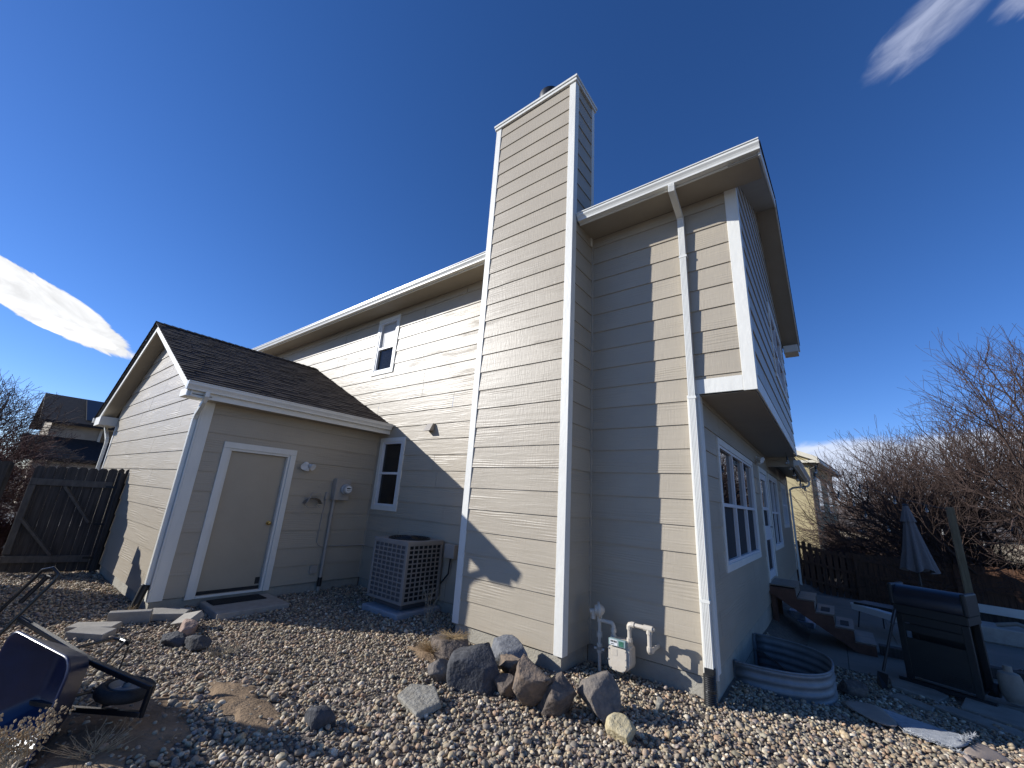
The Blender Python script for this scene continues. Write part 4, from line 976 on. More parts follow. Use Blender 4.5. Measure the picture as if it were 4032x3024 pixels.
hg.build('hinge', M_black, gt)
gp = thing('gate_post', 'two narrow boards on the post between gate and gabled wing', 'post', (-9.45, -3.12, -.2))
MB().box(-9.50, -3.185, -.4, -9.41, -3.115, 1.53).build('post', M_wood_dark, gp, .004)
m_ = MB(); picket(m_, -9.52, -3.175, -.16, 1.61, .085, 'y'); picket(m_, -9.52, -3.085+.012, -.16, 1.61, .08, 'y'); m_.build('pickets', M_wood_dark, gp)

# ================================================================== WHEELBARROW, lying on its side
def frame_xf(o, X, Z):
    X = Vector(X).normalized(); Z = Vector(Z).normalized(); Y = Z.cross(X).normalized(); Z = X.cross(Y)
    m = Matrix((X, Y, Z)).transposed().to_4x4(); m.translation = Vector(o); return m
wb = thing('wheelbarrow', 'blue wheelbarrow tipped on its side with its wheel lying flat', 'wheelbarrow', (-3.087, -3.826, -.2))
WM = frame_xf((-3.087, -3.826, .02), (.955, .29, -.067), (.295, -.952, .084)) @ Matrix.Scale(.828, 4)
def wpart(mb, name, m, **k):
    mb.v = [tuple(WM @ Vector(v)) for v in mb.v]; return mb.build(name, m, wb, **k)
# tray: stacked rounded rectangles (x0,x1,halfwidth,z)
def rrect(x0, x1, hw, z, r, n=6):
    p = []
    for sx, sy, a0 in ((1, 1, 0), (-1, 1, 90), (-1, -1, 180), (1, -1, 270)):
        for i in range(n+1):
            a = R_(a0+90*i/n); cx = (x1-r) if sx > 0 else (x0+r); p.append((cx+r*math.cos(a), sy*(hw-r)+r*math.sin(a), z))
    return p
tray = MB(); rings = []
for x0, x1, hw, z, r in ((-.72, -.28, .215, .20, .08), (-.76, -.23, .24, .225, .09), (-.90, .06, .39, .52, .13), (-.915, .075, .40, .53, .13), (-.925, .085, .407, .525, .13), (-.925, .085, .407, .512, .13)): rings.append([(q[0], q[1]-.015-.04*(z-.2)/.32, q[2]) for q in rrect(x0, x1, hw, z, r)])
n = len(rings[0])
tray.add([v for q in rings for v in q], [(i*n+j, i*n+(j+1) % n, (i+1)*n+(j+1) % n, (i+1)*n+j) for i in range(len(rings)-1) for j in range(n)]+[tuple(range(n))])
tro = wpart(tray, 'tray', M_tray, smooth=True, angle=60)
sm = tro.modifiers.new('thickness', 'SOLIDIFY'); sm.thickness = .004
# faded lettering on the side that faces up
lt = MB()
for ci in range(8):
    for k in range(2):
        x = -.60+ci*.055+k*.02; z0_, z1_ = .445, .445-(.085 if k == ci % 2 else .06); hwz = lambda zz: .225+(.335-.225)*(zz-.225)/(.52-.225)+.0035
        lt.add([(x, hwz(z0_), z0_), (x+.022, hwz(z0_), z0_), (x+.012, hwz(z1_), z1_), (x-.010, hwz(z1_), z1_)], [(0, 1, 2, 3), (3, 2, 1, 0)])
lt.v = [tuple(WM @ Vector(v)) for v in lt.v]; lt.build('lettering', mat('faded_lettering', (.10, .10, .13), .6, .5, 14), tro)
for sy in (-1, 1):
    wpart(MB().bar((.30, sy*.095, .0), (-.30, sy*.17, .165), .038, .045).bar((-.30, sy*.17, .165), (-1.35, sy*.30, .30), .038, .045), 'rail', M_bsteel, bevel=.004)
    wpart(MB().tube([(-.62, sy*.20, .20), (-.66, sy*.22, -.14), (-.60, sy*.22, -.17), (-.52, sy*.22, -.17), (-.22, sy*.15, .12)], .013, 8).bar((-.70, sy*.22, -.172), (-.46, sy*.22, -.172), .05, .006), 'leg', M_bsteel)
    wpart(MB().bar((-.10, sy*.12, .07), (.0, sy*.075, .0), .03, .012).bar((-.25, sy*.16, .17), (.10, sy*.11, .07), .03, .012), 'axle_brace', M_bsteel)
    wpart(MB().tube([(-1.2, sy*.285, .28), (-1.36, sy*.302, .302)], .022, 10), 'grip', M_rubber)
wpart(MB().bar((.30, -.115, .0), (.30, .115, .0), .045, .03), 'nose_guard', M_bsteel, bevel=.004)
wpart(MB().bar((-.42, -.2, -.15), (-.42, .2, -.15), .02, .005), 'leg_stretcher', M_bsteel)
ty = MB().tube([(.162*math.cos(2*math.pi*i/40), 0, .162*math.sin(2*math.pi*i/40)) for i in range(40)], .047, 14, closed=True)
wh = MB().lathe((0, 0, 0), (0, 1, 0), [(-.06, .02), (-.06, .03), (-.03, .035), (-.015, .08), (-.035, .115), (-.046, .127), (.046, .127), (.035, .115), (.015, .08), (.03, .035), (.06, .03), (.06, .02)], 32)
who = wpart(wh, 'wheel', M_galv, smooth=True)
ty.v = [tuple(WM @ Vector(v)) for v in ty.v]; ty.build('tyre', M_rubber, who, smooth=True)
wpart(MB().tube([(0, -.10, 0), (0, .10, 0)], .012, 8), 'axle', M_bsteel)
# black tube handle standing behind
hd = thing('hand_truck', 'bent black tube handle standing up behind the blue wheelbarrow', 'hand truck', (-4.4, -4.5, -.2))
T0, T1 = Vector((-4.36, -4.225, .65)), Vector((-4.37, -4.275, .675)); dn = Vector((-.10, -.28, -.55)).normalized()
a, b = Vector((-4.33, -4.19, .63)), Vector((-4.42, -4.30, .66))
top = [a+dn*1.02, a+dn*.06, a+dn*.02-up*0+(b-a)*.06+up*.02, (a+b)/2+up*.035, b+dn*.02-(b-a)*.06+up*.02, b+dn*.06, b+dn*1.02]
MB().tube(top, .0135, 10).build('handle', M_bsteel, hd, smooth=True)
MB().tube([(a+b)/2+up*.0+dn*.03, (a+b)/2+dn*.26], .018, 8).build('grip', M_bsteel, hd, smooth=True)
MB().bar(a+dn*.95, b+dn*.95, .03, .03).build('crossbar', M_bsteel, hd)

# ================================================================== ROCKS, PAVERS, WEEDS
def rock_mat(name, c1, c2, c3=None):
    m = mat(name, c1,   .85, .0, 14, 1.0, 30, base2=c2, bdist=.016, detail=10); return m
RK = {'grey': rock_mat('grey_rock', (.10, .105, .115), (.21, .215, .225)), 'dark': rock_mat('dark_rock', (.035, .036, .040), (.09, .09, .095)), 'tan': rock_mat('tan_rock', (.085, .08, .078), (.25, .205, .16)),
      'rust': rock_mat('rust_rock', (.095, .08, .07), (.27, .19, .125)), 'brown': rock_mat('brown_rock', (.07, .058, .05), (.19, .145, .11)), 'yellow': rock_mat('yellow_rock', (.40, .32, .17), (.55, .47, .30)), 'pale': rock_mat('pale_stone', (.22, .20, .16), (.33, .31, .26)), 'pink': rock_mat('pink_rock', (.26, .17, .13), (.40, .29, .23))}
def rock(label, c, size, kind, seed, name='boulder', yaw=0, tilt=(0, 0), chips=9, sub=3, sharp=.62, cat='boulder', group=None):
    r = np.random.default_rng(seed); bm = bmesh.new(); bmesh.ops.create_icosphere(bm, subdivisions=4, radius=1)
    V = np.array([v.co[:] for v in bm.verts])
    for _ in range(chips+6):
        d = r.normal(size=3); d[2] *= .8; d /= np.linalg.norm(d); h = r.uniform(sharp-.20, sharp+.06); s = V@d; V = V-np.outer(np.maximum(0, s-h), d)
    mx = np.abs(V).max(0); V = V/mx
    for i, v in enumerate(bm.verts):
        p = Vector(V[i]); q = mnoise.fractal(p*2.2+Vector((seed, 0, 0)), 1, 2, 5)*.05+mnoise.noise(p*7+Vector((0, seed, 0)))*.022
        v.co = p*(1+q)
    me = bpy.data.meshes.new(name); M_ = Matrix.Rotation(yaw, 4, 'Z') @ Matrix.Rotation(tilt[0], 4, 'X') @ Matrix.Rotation(tilt[1], 4, 'Y') @ Matrix.Diagonal((*[s/2 for s in size], 1))
    bm.transform(M_)
    for f in bm.faces: f.smooth = True
    for e in bm.edges:
        if len(e.link_faces) == 2 and e.calc_face_angle(0) > R_(15): e.smooth = False
    bm.to_mesh(me); bm.free(); me.materials.append(RK[kind]); o = bpy.data.objects.new(name, me); COL.objects.link(o); o.location = c
    return tag(o, label, cat, group)
GB = 'boulders heaped by the chimney'
rock('large charcoal boulder with a flat top in the heap by the chimney', (-1.80, -1.45, -.08), (0.538, 0.450, 0.391), 'dark', 3, yaw=.5, tilt=(.25, -.2), group=GB)
rock('long grey boulder against the gravel nearest the chimney wall', (-1.88, -.95, -.08), (0.640, 0.350, 0.350), 'grey', 4, yaw=-.25, tilt=(.15, .3), group=GB)
rock('upright pointed tan boulder in the middle of the heap', (-1.23, -1.46, -.07), (0.358, 0.312, 0.433), 'rust', 5, yaw=.9, tilt=(.2, .15), group=GB, sharp=.55)
rock('squat brown boulder between the two rusty ones', (-1.0, -1.33, -.09), (0.384, 0.338, 0.360), 'brown', 6, yaw=.3, tilt=(-.15, .3), group=GB)
rock('grey and orange boulder at the right end of the heap', (-.77, -1.10, -.08), (0.512, 0.375, 0.371), 'tan', 7, yaw=-.5, tilt=(.2, .35), group=GB)
rock('small rusty boulder wedged behind the pointed tan one', (-1.68, -1.10, -.11), (0.333, 0.250, 0.196), 'rust', 8, yaw=.1, tilt=(.2, -.2), group=GB)
rock('low dark brown boulder under the rusty wedge', (-1.50, -1.42, -.17), (0.256, 0.225, 0.206), 'brown', 9, yaw=.6, group=GB)
rock('brown boulder half covered with dead grass', (-2.46, -1.22, -.14), (0.538, 0.425, 0.350), 'brown', 10, yaw=.4, tilt=(.1, .1), group=GB)
rock('small tan boulder leaning below the grassy one', (-2.10, -1.62, -.13), (0.320, 0.250, 0.278), 'tan', 12, yaw=1.1, tilt=(.3, -.3), group=GB)
rock('fist sized grey rock at the foot of the chimney', (-1.70, -.78, -.20), (.13, .11, .11), 'grey', 13, cat='rock', name='rock')
rock('yellow sandstone rock alone on the gravel in front', (-.42, -1.33, -.17), (.26, .20, .20), 'yellow', 14, yaw=-.3, cat='rock', name='rock', sharp=.75)
rock('black jagged rock half buried beside the dirt patch', (-2.10, -2.86, -.13), (.26, .20, .27), 'dark', 15, yaw=.8, tilt=(.3, .2), cat='rock', name='rock', chips=12, sharp=.55)
rock('dark rock at left of the pair near the pavers', (-4.60, -3.12, -.14), (.32, .2, .17), 'dark', 16, yaw=.7, cat='rock', name='rock')
rock('dark veined rock at right of the pair near the pavers', (-4.27, -3.03, -.14), (.32, .2, .18), 'dark', 17, yaw=.5, cat='rock', name='rock')
rock('pinkish rock behind the pair of dark rocks', (-4.96, -2.93, -.15), (.28, .22, .17), 'pink', 18, yaw=.2, cat='rock', name='rock')
rock('brown stone on the shaded gravel between well and rug', (1.02, 2.02, -.40), (.30, .24, .20), 'brown', 19, yaw=.2, cat='rock', name='rock')
rock('pointed white rock by the corrugated drain pipe', (-.36, -.62, -.20), (.11, .09, .17), 'pale', 20, cat='rock', name='rock', sharp=.5)
fs = MB().prism([(-2.02, -2.22, -.20), (-1.68, -2.29, -.21), (-1.66, -2.05, -.19), (-1.86, -1.93, -.165), (-2.05, -2.04, -.165)], (-.01, -.02, .055)).build('flat_stone', RK['pale'], None, .012, seg=2)
tag(fs, 'flat pale stone lying on the gravel left of the boulders', 'stone')
def paver(label, c, yaw, L, Wd, H, tl=(0, 0)):
    o = MB().box(-L/2, -Wd/2, -H/2, L/2, Wd/2, H/2).build('paver', M_conc, None, .008, seg=2); o.location = c; o.rotation_euler = (tl[0], tl[1], yaw)
    return tag(o, label, 'paver', 'loose concrete pavers on the gravel')
paver('concrete paver nearest the door slab in the loose row', (-5.72, -2.93, -.15), .95, .42, .20, .085, (.12, 0))
paver('concrete paver standing on edge in the middle of the loose row', (-5.74, -3.30, -.14), 1.15, .40, .07, .17, (.15, 0))
paver('thin concrete paver behind the wheelbarrow leg', (-5.62, -3.62, -.16), .95, .42, .2, .075)
paver('concrete paver closest to the wheelbarrow leg', (-5.35, -3.68, -.15), .8, .36, .19, .08, (.06, .05))
paver('tilted concrete paver beside the pink rock', (-5.25, -2.86, -.13), .30, .30, .18, .08, (.5, -.25))
# dry weeds and grasses
def stalks(name, label, c, n, h, spread, m, seed, r0=.0035, branch=3, cat='weed', curve=.35, group=None, heads=None):
    rr = random.Random(seed); mb = MB(); hb = MB(); c = Vector(c)
    for i in range(n):
        a = rr.uniform(0, 6.28); q = rr.uniform(.1, 1)**.5*spread; hh_ = h*rr.uniform(.55, 1); b0 = c+Vector((rr.uniform(-1, 1)*spread*.25, rr.uniform(-1, 1)*spread*.25, 0)); tip = b0+Vector((math.cos(a)*q, math.sin(a)*q, hh_))
        mid = b0.lerp(tip, .5)+Vector((-math.cos(a)*q*curve*.5, -math.sin(a)*q*curve*.5, hh_*.10)); P = [b0, b0.lerp(mid, .55), mid, mid.lerp(tip, .5)+Vector((0, 0, .02*hh_)), tip]
        mb.tube(P, [r0, r0*.9, r0*.75, r0*.6, r0*.35], 4)
        for k in range(branch):
            t = rr.uniform(.35, .9); p = b0.lerp(mid, t*2) if t < .5 else mid.lerp(tip, t*2-1); e = p+Vector((rr.uniform(-1, 1), rr.uniform(-1, 1), rr.uniform(.2, 1)))*h*.22
            mb.tube([p, p.lerp(e, .5)+Vector((0, 0, .01)), e], [r0*.6, r0*.5, r0*.3], 3)
            if heads:
                for _ in range(heads): d = Vector((rr.gauss(0, .014), rr.gauss(0, .014), rr.gauss(0, .014))); hb.lathe(e+d, (rr.uniform(-1, 1), rr.uniform(-1, 1), 1), [(-.008, .002), (0, .006), (.009, .001)], 5)
        if heads:
            for _ in range(heads*2): d = Vector((rr.gauss(0, .02), rr.gauss(0, .02), rr.gauss(0, .022))); hb.lathe(tip+d, (rr.uniform(-1, 1), rr.uniform(-1, 1), 1), [(-.009, .002), (0, .007), (.01, .001)], 5)
    o = mb.build(name, m); tag(o, label, cat, group)
    if hb.v: q = hb.build('seed_heads', M_seed, o); q['kind'] = 'stuff'
    return o
stalks('dry_weed', 'bare dry weed stalks in front of the air conditioner', (-3.42, -.66, -.23), 7, .55, .16, M_stalk, 3, .0045, 3)
stalks('dry_weed', 'thin dead weed against the chimney foot left of the gas meter', (-1.25, -.25, -.26), 10, .16, .10, M_stalk, 4, .0025, 2)
stalks('dry_plant', 'dried flower heads in front of the tipped wheelbarrow', (-2.72, -4.36, -.2), 15, .34, .15, M_stalk, 6, .003, 5, cat='plant', heads=7)
stalks('dead_grass', 'straw coloured dead grass sprawling over the brown boulder', (-2.62, -1.28, -.16), 150, .14, .26, M_straw, 7, .0016, 1, cat='grass', curve=-.6)
stalks('dead_grass', 'straw coloured dead grass on top of the covered boulder', (-2.40, -1.20, .0), 110, .07, .20, M_straw, 9, .0016, 1, cat='grass', curve=-1.2)
stalks('dead_grass', 'clump of dead grass in the shade under the wheelbarrow rim', (-2.75, -4.0, -.19), 60, .14, .22, M_seed, 8, .0017, 1, cat='grass', curve=-.3)
stalks('dead_grass', 'tuft of pale dead grass at the corner of the gabled wing', (-6.05, -3.24, -.2), 14, .16, .08, M_straw, 12, .002, 1, cat='grass')
stalks('twig_nest', 'pale clump of dry roots right of the dark rocks', (-4.02, -2.86, -.2), 60, .10, .16, M_stalk, 10, .0035, 1, cat='roots', curve=-.8)
lb = MB()
for i in range(150):
    x, y = rng.uniform(-6, 1), rng.uniform(-3.6, -.1)
    if (XC1 < x < XC2 and y > -.65): continue
    a = rng.uniform(0, 6.28); L_ = rng.uniform(.03, .09); z = float(gz(x, y))+.035
    lb.tube([(x, y, z), (x+math.cos(a)*L_*.5, y+math.sin(a)*L_*.5, z+.01), (x+math.cos(a+.3)*L_, y+math.sin(a+.3)*L_, z)], .0016, 3)
o = lb.build('litter', M_straw); o['kind'] = 'stuff'; o['label'] = 'scattered dry straws and twigs on the gravel'

# ================================================================== BACK YARD
# barbecue seen from behind
gr = thing('barbecue_grill', 'black gas barbecue seen from behind with navy lid, on flagstones', 'barbecue', (1.95, 3.2, -.5))
GX_, GYd = Vector((.92, -.39, 0)).normalized(), Vector((.39, .92, 0)).normalized(); G0 = Vector((1.93, 3.18, -.46))
def gb(mb, u0, v0, z0, u1, v1, z1): return mb.obox(G0+GX_*(u0+u1)/2+GYd*(v0+v1)/2+up*((z0+z1)/2), GX_, GYd, up, abs(u1-u0)/2, abs(v1-v0)/2, (z1-z0)/2)
for u in (-.35, .28): gb(MB(), u, 0, 0, u+.07, .05, .80).build('leg', M_grill, gr, .004)
for u in (-.35, .28): gb(MB(), u, .40, 0, u+.07, .45, .80).build('leg', M_grill, gr, .004)
gb(MB(), -.28, .01, .07, .28, .02, .52).build('back_panel', M_grill, gr)
gb(MB(), -.28, .005, .60, .28, .02, .69).build('back_panel', M_grill, gr)
gb(MB(), -.28, .005, .70, .28, .02, .799).build('back_panel', M_grill, gr)
sl = MB()
for i in range(5): gb(sl, .02, .004, .10+i*.022, .25, .0095, .110+i*.022)
sl.build('louvres', M_black, gr)
gb(MB(), -.28, .42, .07, .28, .44, .78).build('door_panel', M_grill, gr)
gb(MB(), -.33, .03, .06, .33, .43, .075).build('bottom_shelf', M_grill, gr)
gb(MB(), -.36, -.01, .80, .36, .47, .92).build('firebox', M_grill, gr, .01)
lid = MB(); pr_ = [(-.02, .92), (-.03, 1.02), (.02, 1.11), (.12, 1.16), (.30, 1.15), (.42, 1.06), (.47, .92)]
vs = [G0+GX_*u+GYd*a+up*z for u in (-.36, .36) for a, z in pr_]; k = len(pr_)
lid.add(vs, [(i, i+1, k+i+1, k+i) for i in range(k-1)]+[tuple(range(k)), tuple(range(k, 2*k)), (0, k, 2*k-1, k-1)])
lo_ = lid.build('lid', M_navy, gr, smooth=True)
for u in (-.385, .33): gb(MB(), u, -.035, .90, u+.055, .40, 1.17).build('lid_end', M_grill, lo_, .02, seg=2)
gb(MB(), -.85, .05, .79, -.365, .42, .82).build('side_shelf', M_grill, gr, .006)
gb(MB(), -.42, -.04, -.02, .45, .03, .03).build('axle_bar', M_grill, gr)
for u in (-.40, .37): 
    c = G0+GX_*u+GYd*.42+up*.08; MB().lathe(c, GX_, [(-.02, .03), (-.02, .075), (.02, .075), (.02, .03)], 18).build('wheel', M_rubber, gr, smooth=True)
tag(MB().lathe(G0+GX_*.50+GYd*.42, (0, 0, 1), [(0, .07), (.03, .08), (.05, .095), (.09, .105), (.26, .105), (.31, .09), (.33, .04), (.39, .04)], 22).build('gas_bottle', M_flag, None, smooth=True), 'dull tan gas bottle standing beside the black barbecue', 'gas bottle')
# flagstones, rug, shovel
def flag(label, pts, z, th=.05, tilt=0):
    o = MB().prism([(x, y, z+tilt*i) for i, (x, y) in enumerate(pts)], (0, 0, th)).build('flagstone', M_flag, None, .008); return tag(o, label, 'flagstone', 'flagstones under the barbecue')
flag('flagstone under the right leg of the barbecue', [(1.98, 2.62), (2.40, 2.42), (2.62, 2.62), (2.52, 3.02), (2.10, 3.10)], -.50)
flag('long thin flagstone tilted in front of the barbecue', [(1.72, 2.42), (2.28, 2.02), (2.40, 2.10), (2.34, 2.30), (1.90, 2.54)], -.485, .04)
flag('flagstone under the left leg of the barbecue', [(1.42, 2.92), (1.82, 2.72), (1.95, 3.05), (1.70, 3.36), (1.42, 3.28)], -.52)
flag('flagstone on the gravel left of the long tilted one', [(1.36, 2.40), (1.70, 2.20), (1.74, 2.36), (1.46, 2.58)], -.49, .04)
flag('flagstone nearest the rug in the shade', [(2.05, 1.55), (2.50, 1.30), (2.72, 1.50), (2.30, 1.82)], -.475, .04)
def rugmesh(name, m, P, par=None, th=.012, seed=1, amp=.02):
    n = len(P); k = len(P[0]); V = []
    for i, row in enumerate(P):
        for j, q in enumerate(row): V.append(q)
    bm = MB(); bm.add(V, [(i*k+j, i*k+j+1, (i+1)*k+j+1, (i+1)*k+j) for i in range(n-1) for j in range(k-1)])
    o = bm.build(name, m, par, smooth=True, angle=80)
    s1 = o.modifiers.new('sub', 'SUBSURF'); s1.levels = 3; s1.render_levels = 3
    s2 = o.modifiers.new('thick', 'SOLIDIFY'); s2.thickness = th
    tx = bpy.data.textures.new(name+'_fold', 'CLOUDS'); tx.noise_scale = .18
    d = o.modifiers.new('crease', 'DISPLACE'); d.texture = tx; d.strength = amp; d.texture_coords = 'LOCAL'
    return o
gzr = lambda x, y, h=.03: (x, y, float(gz(x, y))+h)
rug = rugmesh('rug', M_rug, [[gzr(1.16, 1.60, .05), gzr(1.52, 1.34, .04), gzr(1.86, 1.15, .06)], [gzr(1.26, 1.22, .06), gzr(1.50, 1.05, .05), gzr(1.80, .93, .09)], [gzr(1.36, .86, .03), gzr(1.55, .75, .04), gzr(1.70, .69, .05)]])
tag(rug, 'worn grey rug with its corner folded, lying on the gravel', 'rug')
rugmesh('folded_flap', M_rugback, [[gzr(.90, 1.42, .03), gzr(1.20, 1.58, .06)], [gzr(.98, 1.06, .05), gzr(1.26, 1.22, .075)], [gzr(1.20, .84, .03), gzr(1.38, .86, .05)]], rug)
rugmesh('rolled_end', M_rugback, [[gzr(1.66, .69, .03), gzr(1.86, .94, .10), gzr(1.86, 1.18, .05)], [gzr(1.84, .74, .02), gzr(1.93, .92, .08), gzr(1.95, 1.06, .04)], [gzr(2.02, .93, .01), gzr(2.03, .96, .02), gzr(2.05, .99, .01)]], rug)
tf = MB(); rr = random.Random(2)
for i in range(260):
    t = rr.random(); p = Vector(gzr(1.36+.36*t, .84-.17*t, .04)) if i < 150 else Vector(gzr(1.72+.14*t, .78+.38*t, .10))
    tf.tube([p, p+Vector((rr.gauss(0, .02), rr.gauss(-.012, .02), rr.uniform(-.01, .035)))], [.004, .001], 3)
tf.build('tufts', M_rug, rug)
shv = thing('shovel', 'black spade leaning on the left side of the barbecue', 'shovel', (1.36, 2.85, -.45))
MB().tube([(1.36, 2.95, -.34), (1.58, 3.12, .34)], .016, 10).build('shaft', M_black, shv, smooth=True); MB().tube([(1.54, 3.09, .22), (1.60, 3.135, .40)], .022, 10).build('grip', M_navy, shv, smooth=True)
MB().prism([(1.30, 2.96, -.36), (1.40, 2.88, -.36), (1.37, 2.76, -.46), (1.32, 2.70, -.49), (1.27, 2.82, -.47)], (.004, .004, .006)).build('blade', M_black, shv)
tag(MB().box(1.42, 4.55, -.493, 3.2, 4.72, -.36).build('timber', M_wood_dark, None, .008), 'dark timber lying on the patio between steps and barbecue', 'timber')
# hose coil, block, plank
hc = MB()
for i in range(4): hc.tube([(3.25+(.30-.02*i)*math.cos(a), 5.15+(.26-.02*i)*math.sin(a), -.478+.014*i) for a in np.linspace(0, 2*math.pi, 30)[:-1]], .011, 6, closed=True)
tag(hc.build('garden_hose', M_black, None, smooth=True), 'coiled dark garden hose on the patio behind the barbecue', 'hose')
tag(MB().box(3.0, 7.35, -.494, 4.2, 8.0, -.22).build('concrete_block', M_conc, None, .02), 'low concrete block on the patio right of the barbecue', 'block')
tag(MB().tube([(3.3, 7.6, -.20), (3.55, 7.5, -.12), (3.75, 7.45, -.19)], .035, 8).build('cloth_roll', M_flag, None, smooth=True), 'grey rolled cloth left on the low concrete block', 'cloth')
tag(MB().bar((2.8, 9.60, -.16), (6.2, 8.3, -.10), .04, .17).build('plank', M_alum, None, .004), 'long white plank on the dark edging near the back fence', 'plank')
tag(MB().bar((2.6, 9.85, -.45), (6.6, 8.35, -.42), .18, .45).build('raised_bed', M_wood_dark, None, .01), 'dark timber edging under the long white plank', 'edging')
# folding table
tb = thing('folding_table', 'small white folding table with thin black legs on the patio', 'table', (1.85, 6.4, -.5))
ang = Vector((.62, -.78, 0)).normalized(); pn = Vector((.78, .62, 0)); TC = Vector((1.72, 6.35, -.09))
MB().obox(TC, ang, pn, up, .55, .30, .022).build('tabletop', M_plate, tb, .006)
MB().obox(TC-pn*.302-up*.04, ang, pn, up, .52, .004, .05).build('apron', M_plate, tb)
for sx in (-1, 1):
    for sy in (-1, 1): MB().tube([TC+ang*sx*.42+pn*sy*.22-up*.02, TC+ang*sx*.48+pn*sy*.26-up*.404], .011, 8).build('leg', M_black, tb)
tag(MB().obox(TC+ang*.15+up*.035, ang, pn, up, .22, .16, .012).build('tarp', M_navy, None, .005), 'dark blue folded tarp on the white folding table', 'tarp')
# closed parasol
pa = thing('parasol', 'closed grey patio parasol standing behind the barbecue', 'parasol', (2.42, 8, -.5))
pm = MB(); nr, na = 12, 48; vs = []
for i in range(nr+1):
    t = i/nr; z = 1.90-1.30*t; r = .05+.20*t**1.15
    for j in range(na):
        a = 2*math.pi*j/na; fold = 1+.30*t*math.cos(8*a+.6*t)+.06*t*math.sin(3*a)
        vs.append((2.40+.16*t*0+r*fold*math.cos(a)+.03*t, 8+r*fold*math.sin(a), z+.05*t*math.sin(4*a)*(t > .95)))
pm.add(vs, [(i*na+j, i*na+(j+1) % na, (i+1)*na+(j+1) % na, (i+1)*na+j) for i in range(nr) for j in range(na)]); pm.build('canopy', M_fabric, pa, smooth=True, angle=80)
pm = MB(); vs = []
for i in range(5):
    t = i/4; z = 1.945-.36*t; r = .045+.075*t
    for j in range(na): a = 2*math.pi*j/na; vs.append((2.40+r*(1+.15*t*math.cos(8*a))*math.cos(a), 8+r*(1+.15*t*math.cos(8*a))*math.sin(a), z))
pm.add(vs, [(i*na+j, i*na+(j+1) % na, (i+1)*na+(j+1) % na, (i+1)*na+j) for i in range(4) for j in range(na)]); pm.build('top_flap', M_fabric, pa, smooth=True, angle=80)
MB().lathe((2.40, 8, 1.93), (0, 0, 1), [(0, .05), (.02, .06), (.035, .03)], 14).build('finial', M_black, pa, smooth=True)
MB().tube([(2.40, 8, 1.9), (2.40, 8, -.45)], .02, 10).build('pole', M_trimdark, pa); MB().lathe((2.40, 8, -.494), (0, 0, 1), [(0, .24), (.04, .24), (.07, .06), (.2, .04)], 20).build('base', M_trimdark, pa, smooth=True)
# timber post
wp = MB().box(3.185, 8.94, -.9, 3.31, 9.07, 1.97).build('timber_post', M_wood_post, None, .006); tag(wp, 'tall plain timber post carrying the end of a light string', 'post')
# ---- string lights
def light_string(label, a, b, sag, ts, hook=None, size=1):
    a, b = Vector(a), Vector(b); f = lambda t: a.lerp(b, t)-up*sag*4*t*(1-t)
    o = MB().tube([f(i/24) for i in range(25)], .005, 5).build('string_lights', M_black); tag(o, label, 'string lights')
    for t in ts:
        p = f(t); s_ = MB().tube([p, p-up*.03, p-up*.075], [.010, .019*size, .019*size], 8).build('bulb_socket', M_black, o, smooth=True)
        MB().lathe(p-up*.075, (0, 0, -1), [(0, .014), (.02, .022), (.05, .033), (.075, .030), (.092, .012)], 10).build('bulb', M_bulb, s_, smooth=True)
    return o
light_string('string of clear bulbs from the overhang corner to the timber post', (.55, 5.95, 2.84), (3.25, 9.0, 1.92), .16, (.13, .40, .62, .83))
light_string('string of clear bulbs from the overhang corner down towards the back fence', (.57, 5.98, 2.80), (3.4, 14.3, .95), .22, (.10, .24, .42, .60, .78))
light_string('string of clear bulbs along the low gutter behind the overhang', (.45, 5.2, 2.79), (.50, 11.2, 2.50), .10, (.05, .16, .30, .44, .60, .78, .93))
light_string('string of clear bulbs from the gutter end across the yellow house', (.55, 11.2, 2.6), (5.5, 14.2, 1.0), .15, (.22, .45, .62, .8))
# ================================================================== NEIGHBOURING HOUSES
nh = thing('neighbour_house', 'yellow stucco two storey house beyond the back fence', 'house', (.3, 24, -1))
ND = 24.0; NX = .30
MB().box(-9, ND, -1.6, NX, ND+9, 4.9).build('wall', M_stucco, nh)
MB().prism([(-9, ND+.02, 4.9), (NX, ND+.02, 4.9), (-4.35, ND+.02, 6.9)], (0, 8.9, 0)).build('gable', M_stucco, nh)
MB().prism([(NX+.45, ND-.35, 4.72), (-4.35, ND-.35, 6.93), (-4.35, ND-.35, 7.13), (NX+.45, ND-.35, 4.94)], (0, 9.7, 0)).build('roof', M_roofd, nh)
MB().prism([(-9.15, ND-.35, 4.72), (-4.35, ND-.35, 6.93), (-4.35, ND-.35, 7.13), (-9.15, ND-.35, 4.94)], (0, 9.7, 0)).build('roof', M_roofd, nh)
MB().prism([(NX+.50, ND-.40, 4.66), (-4.35, ND-.40, 6.86), (-4.35, ND-.40, 7.10), (NX+.50, ND-.40, 4.92)], (0, .04, 0)).build('rake_board', M_cream, nh)
MB().box(NX+.42, ND-.38, 4.58, NX+.56, ND+9.3, 4.76).build('gutter', M_cream, nh); MB().box(NX, ND-.34, 4.60, NX+.42, ND+9.2, 4.63).build('eave_soffit', M_cream, nh)
MB().box(NX-.55, ND-.36, 4.60, NX+.40, ND-.01, 4.74).build('eave_return', M_cream, nh)
MB().tube([(NX+.48, ND-.1, 4.6), (NX+.40, ND-.1, 4.45), (NX+.06, ND-.08, 4.25), (NX+.05, ND-.08, -1)], .045, 8).build('downspout', M_trimdark, nh)
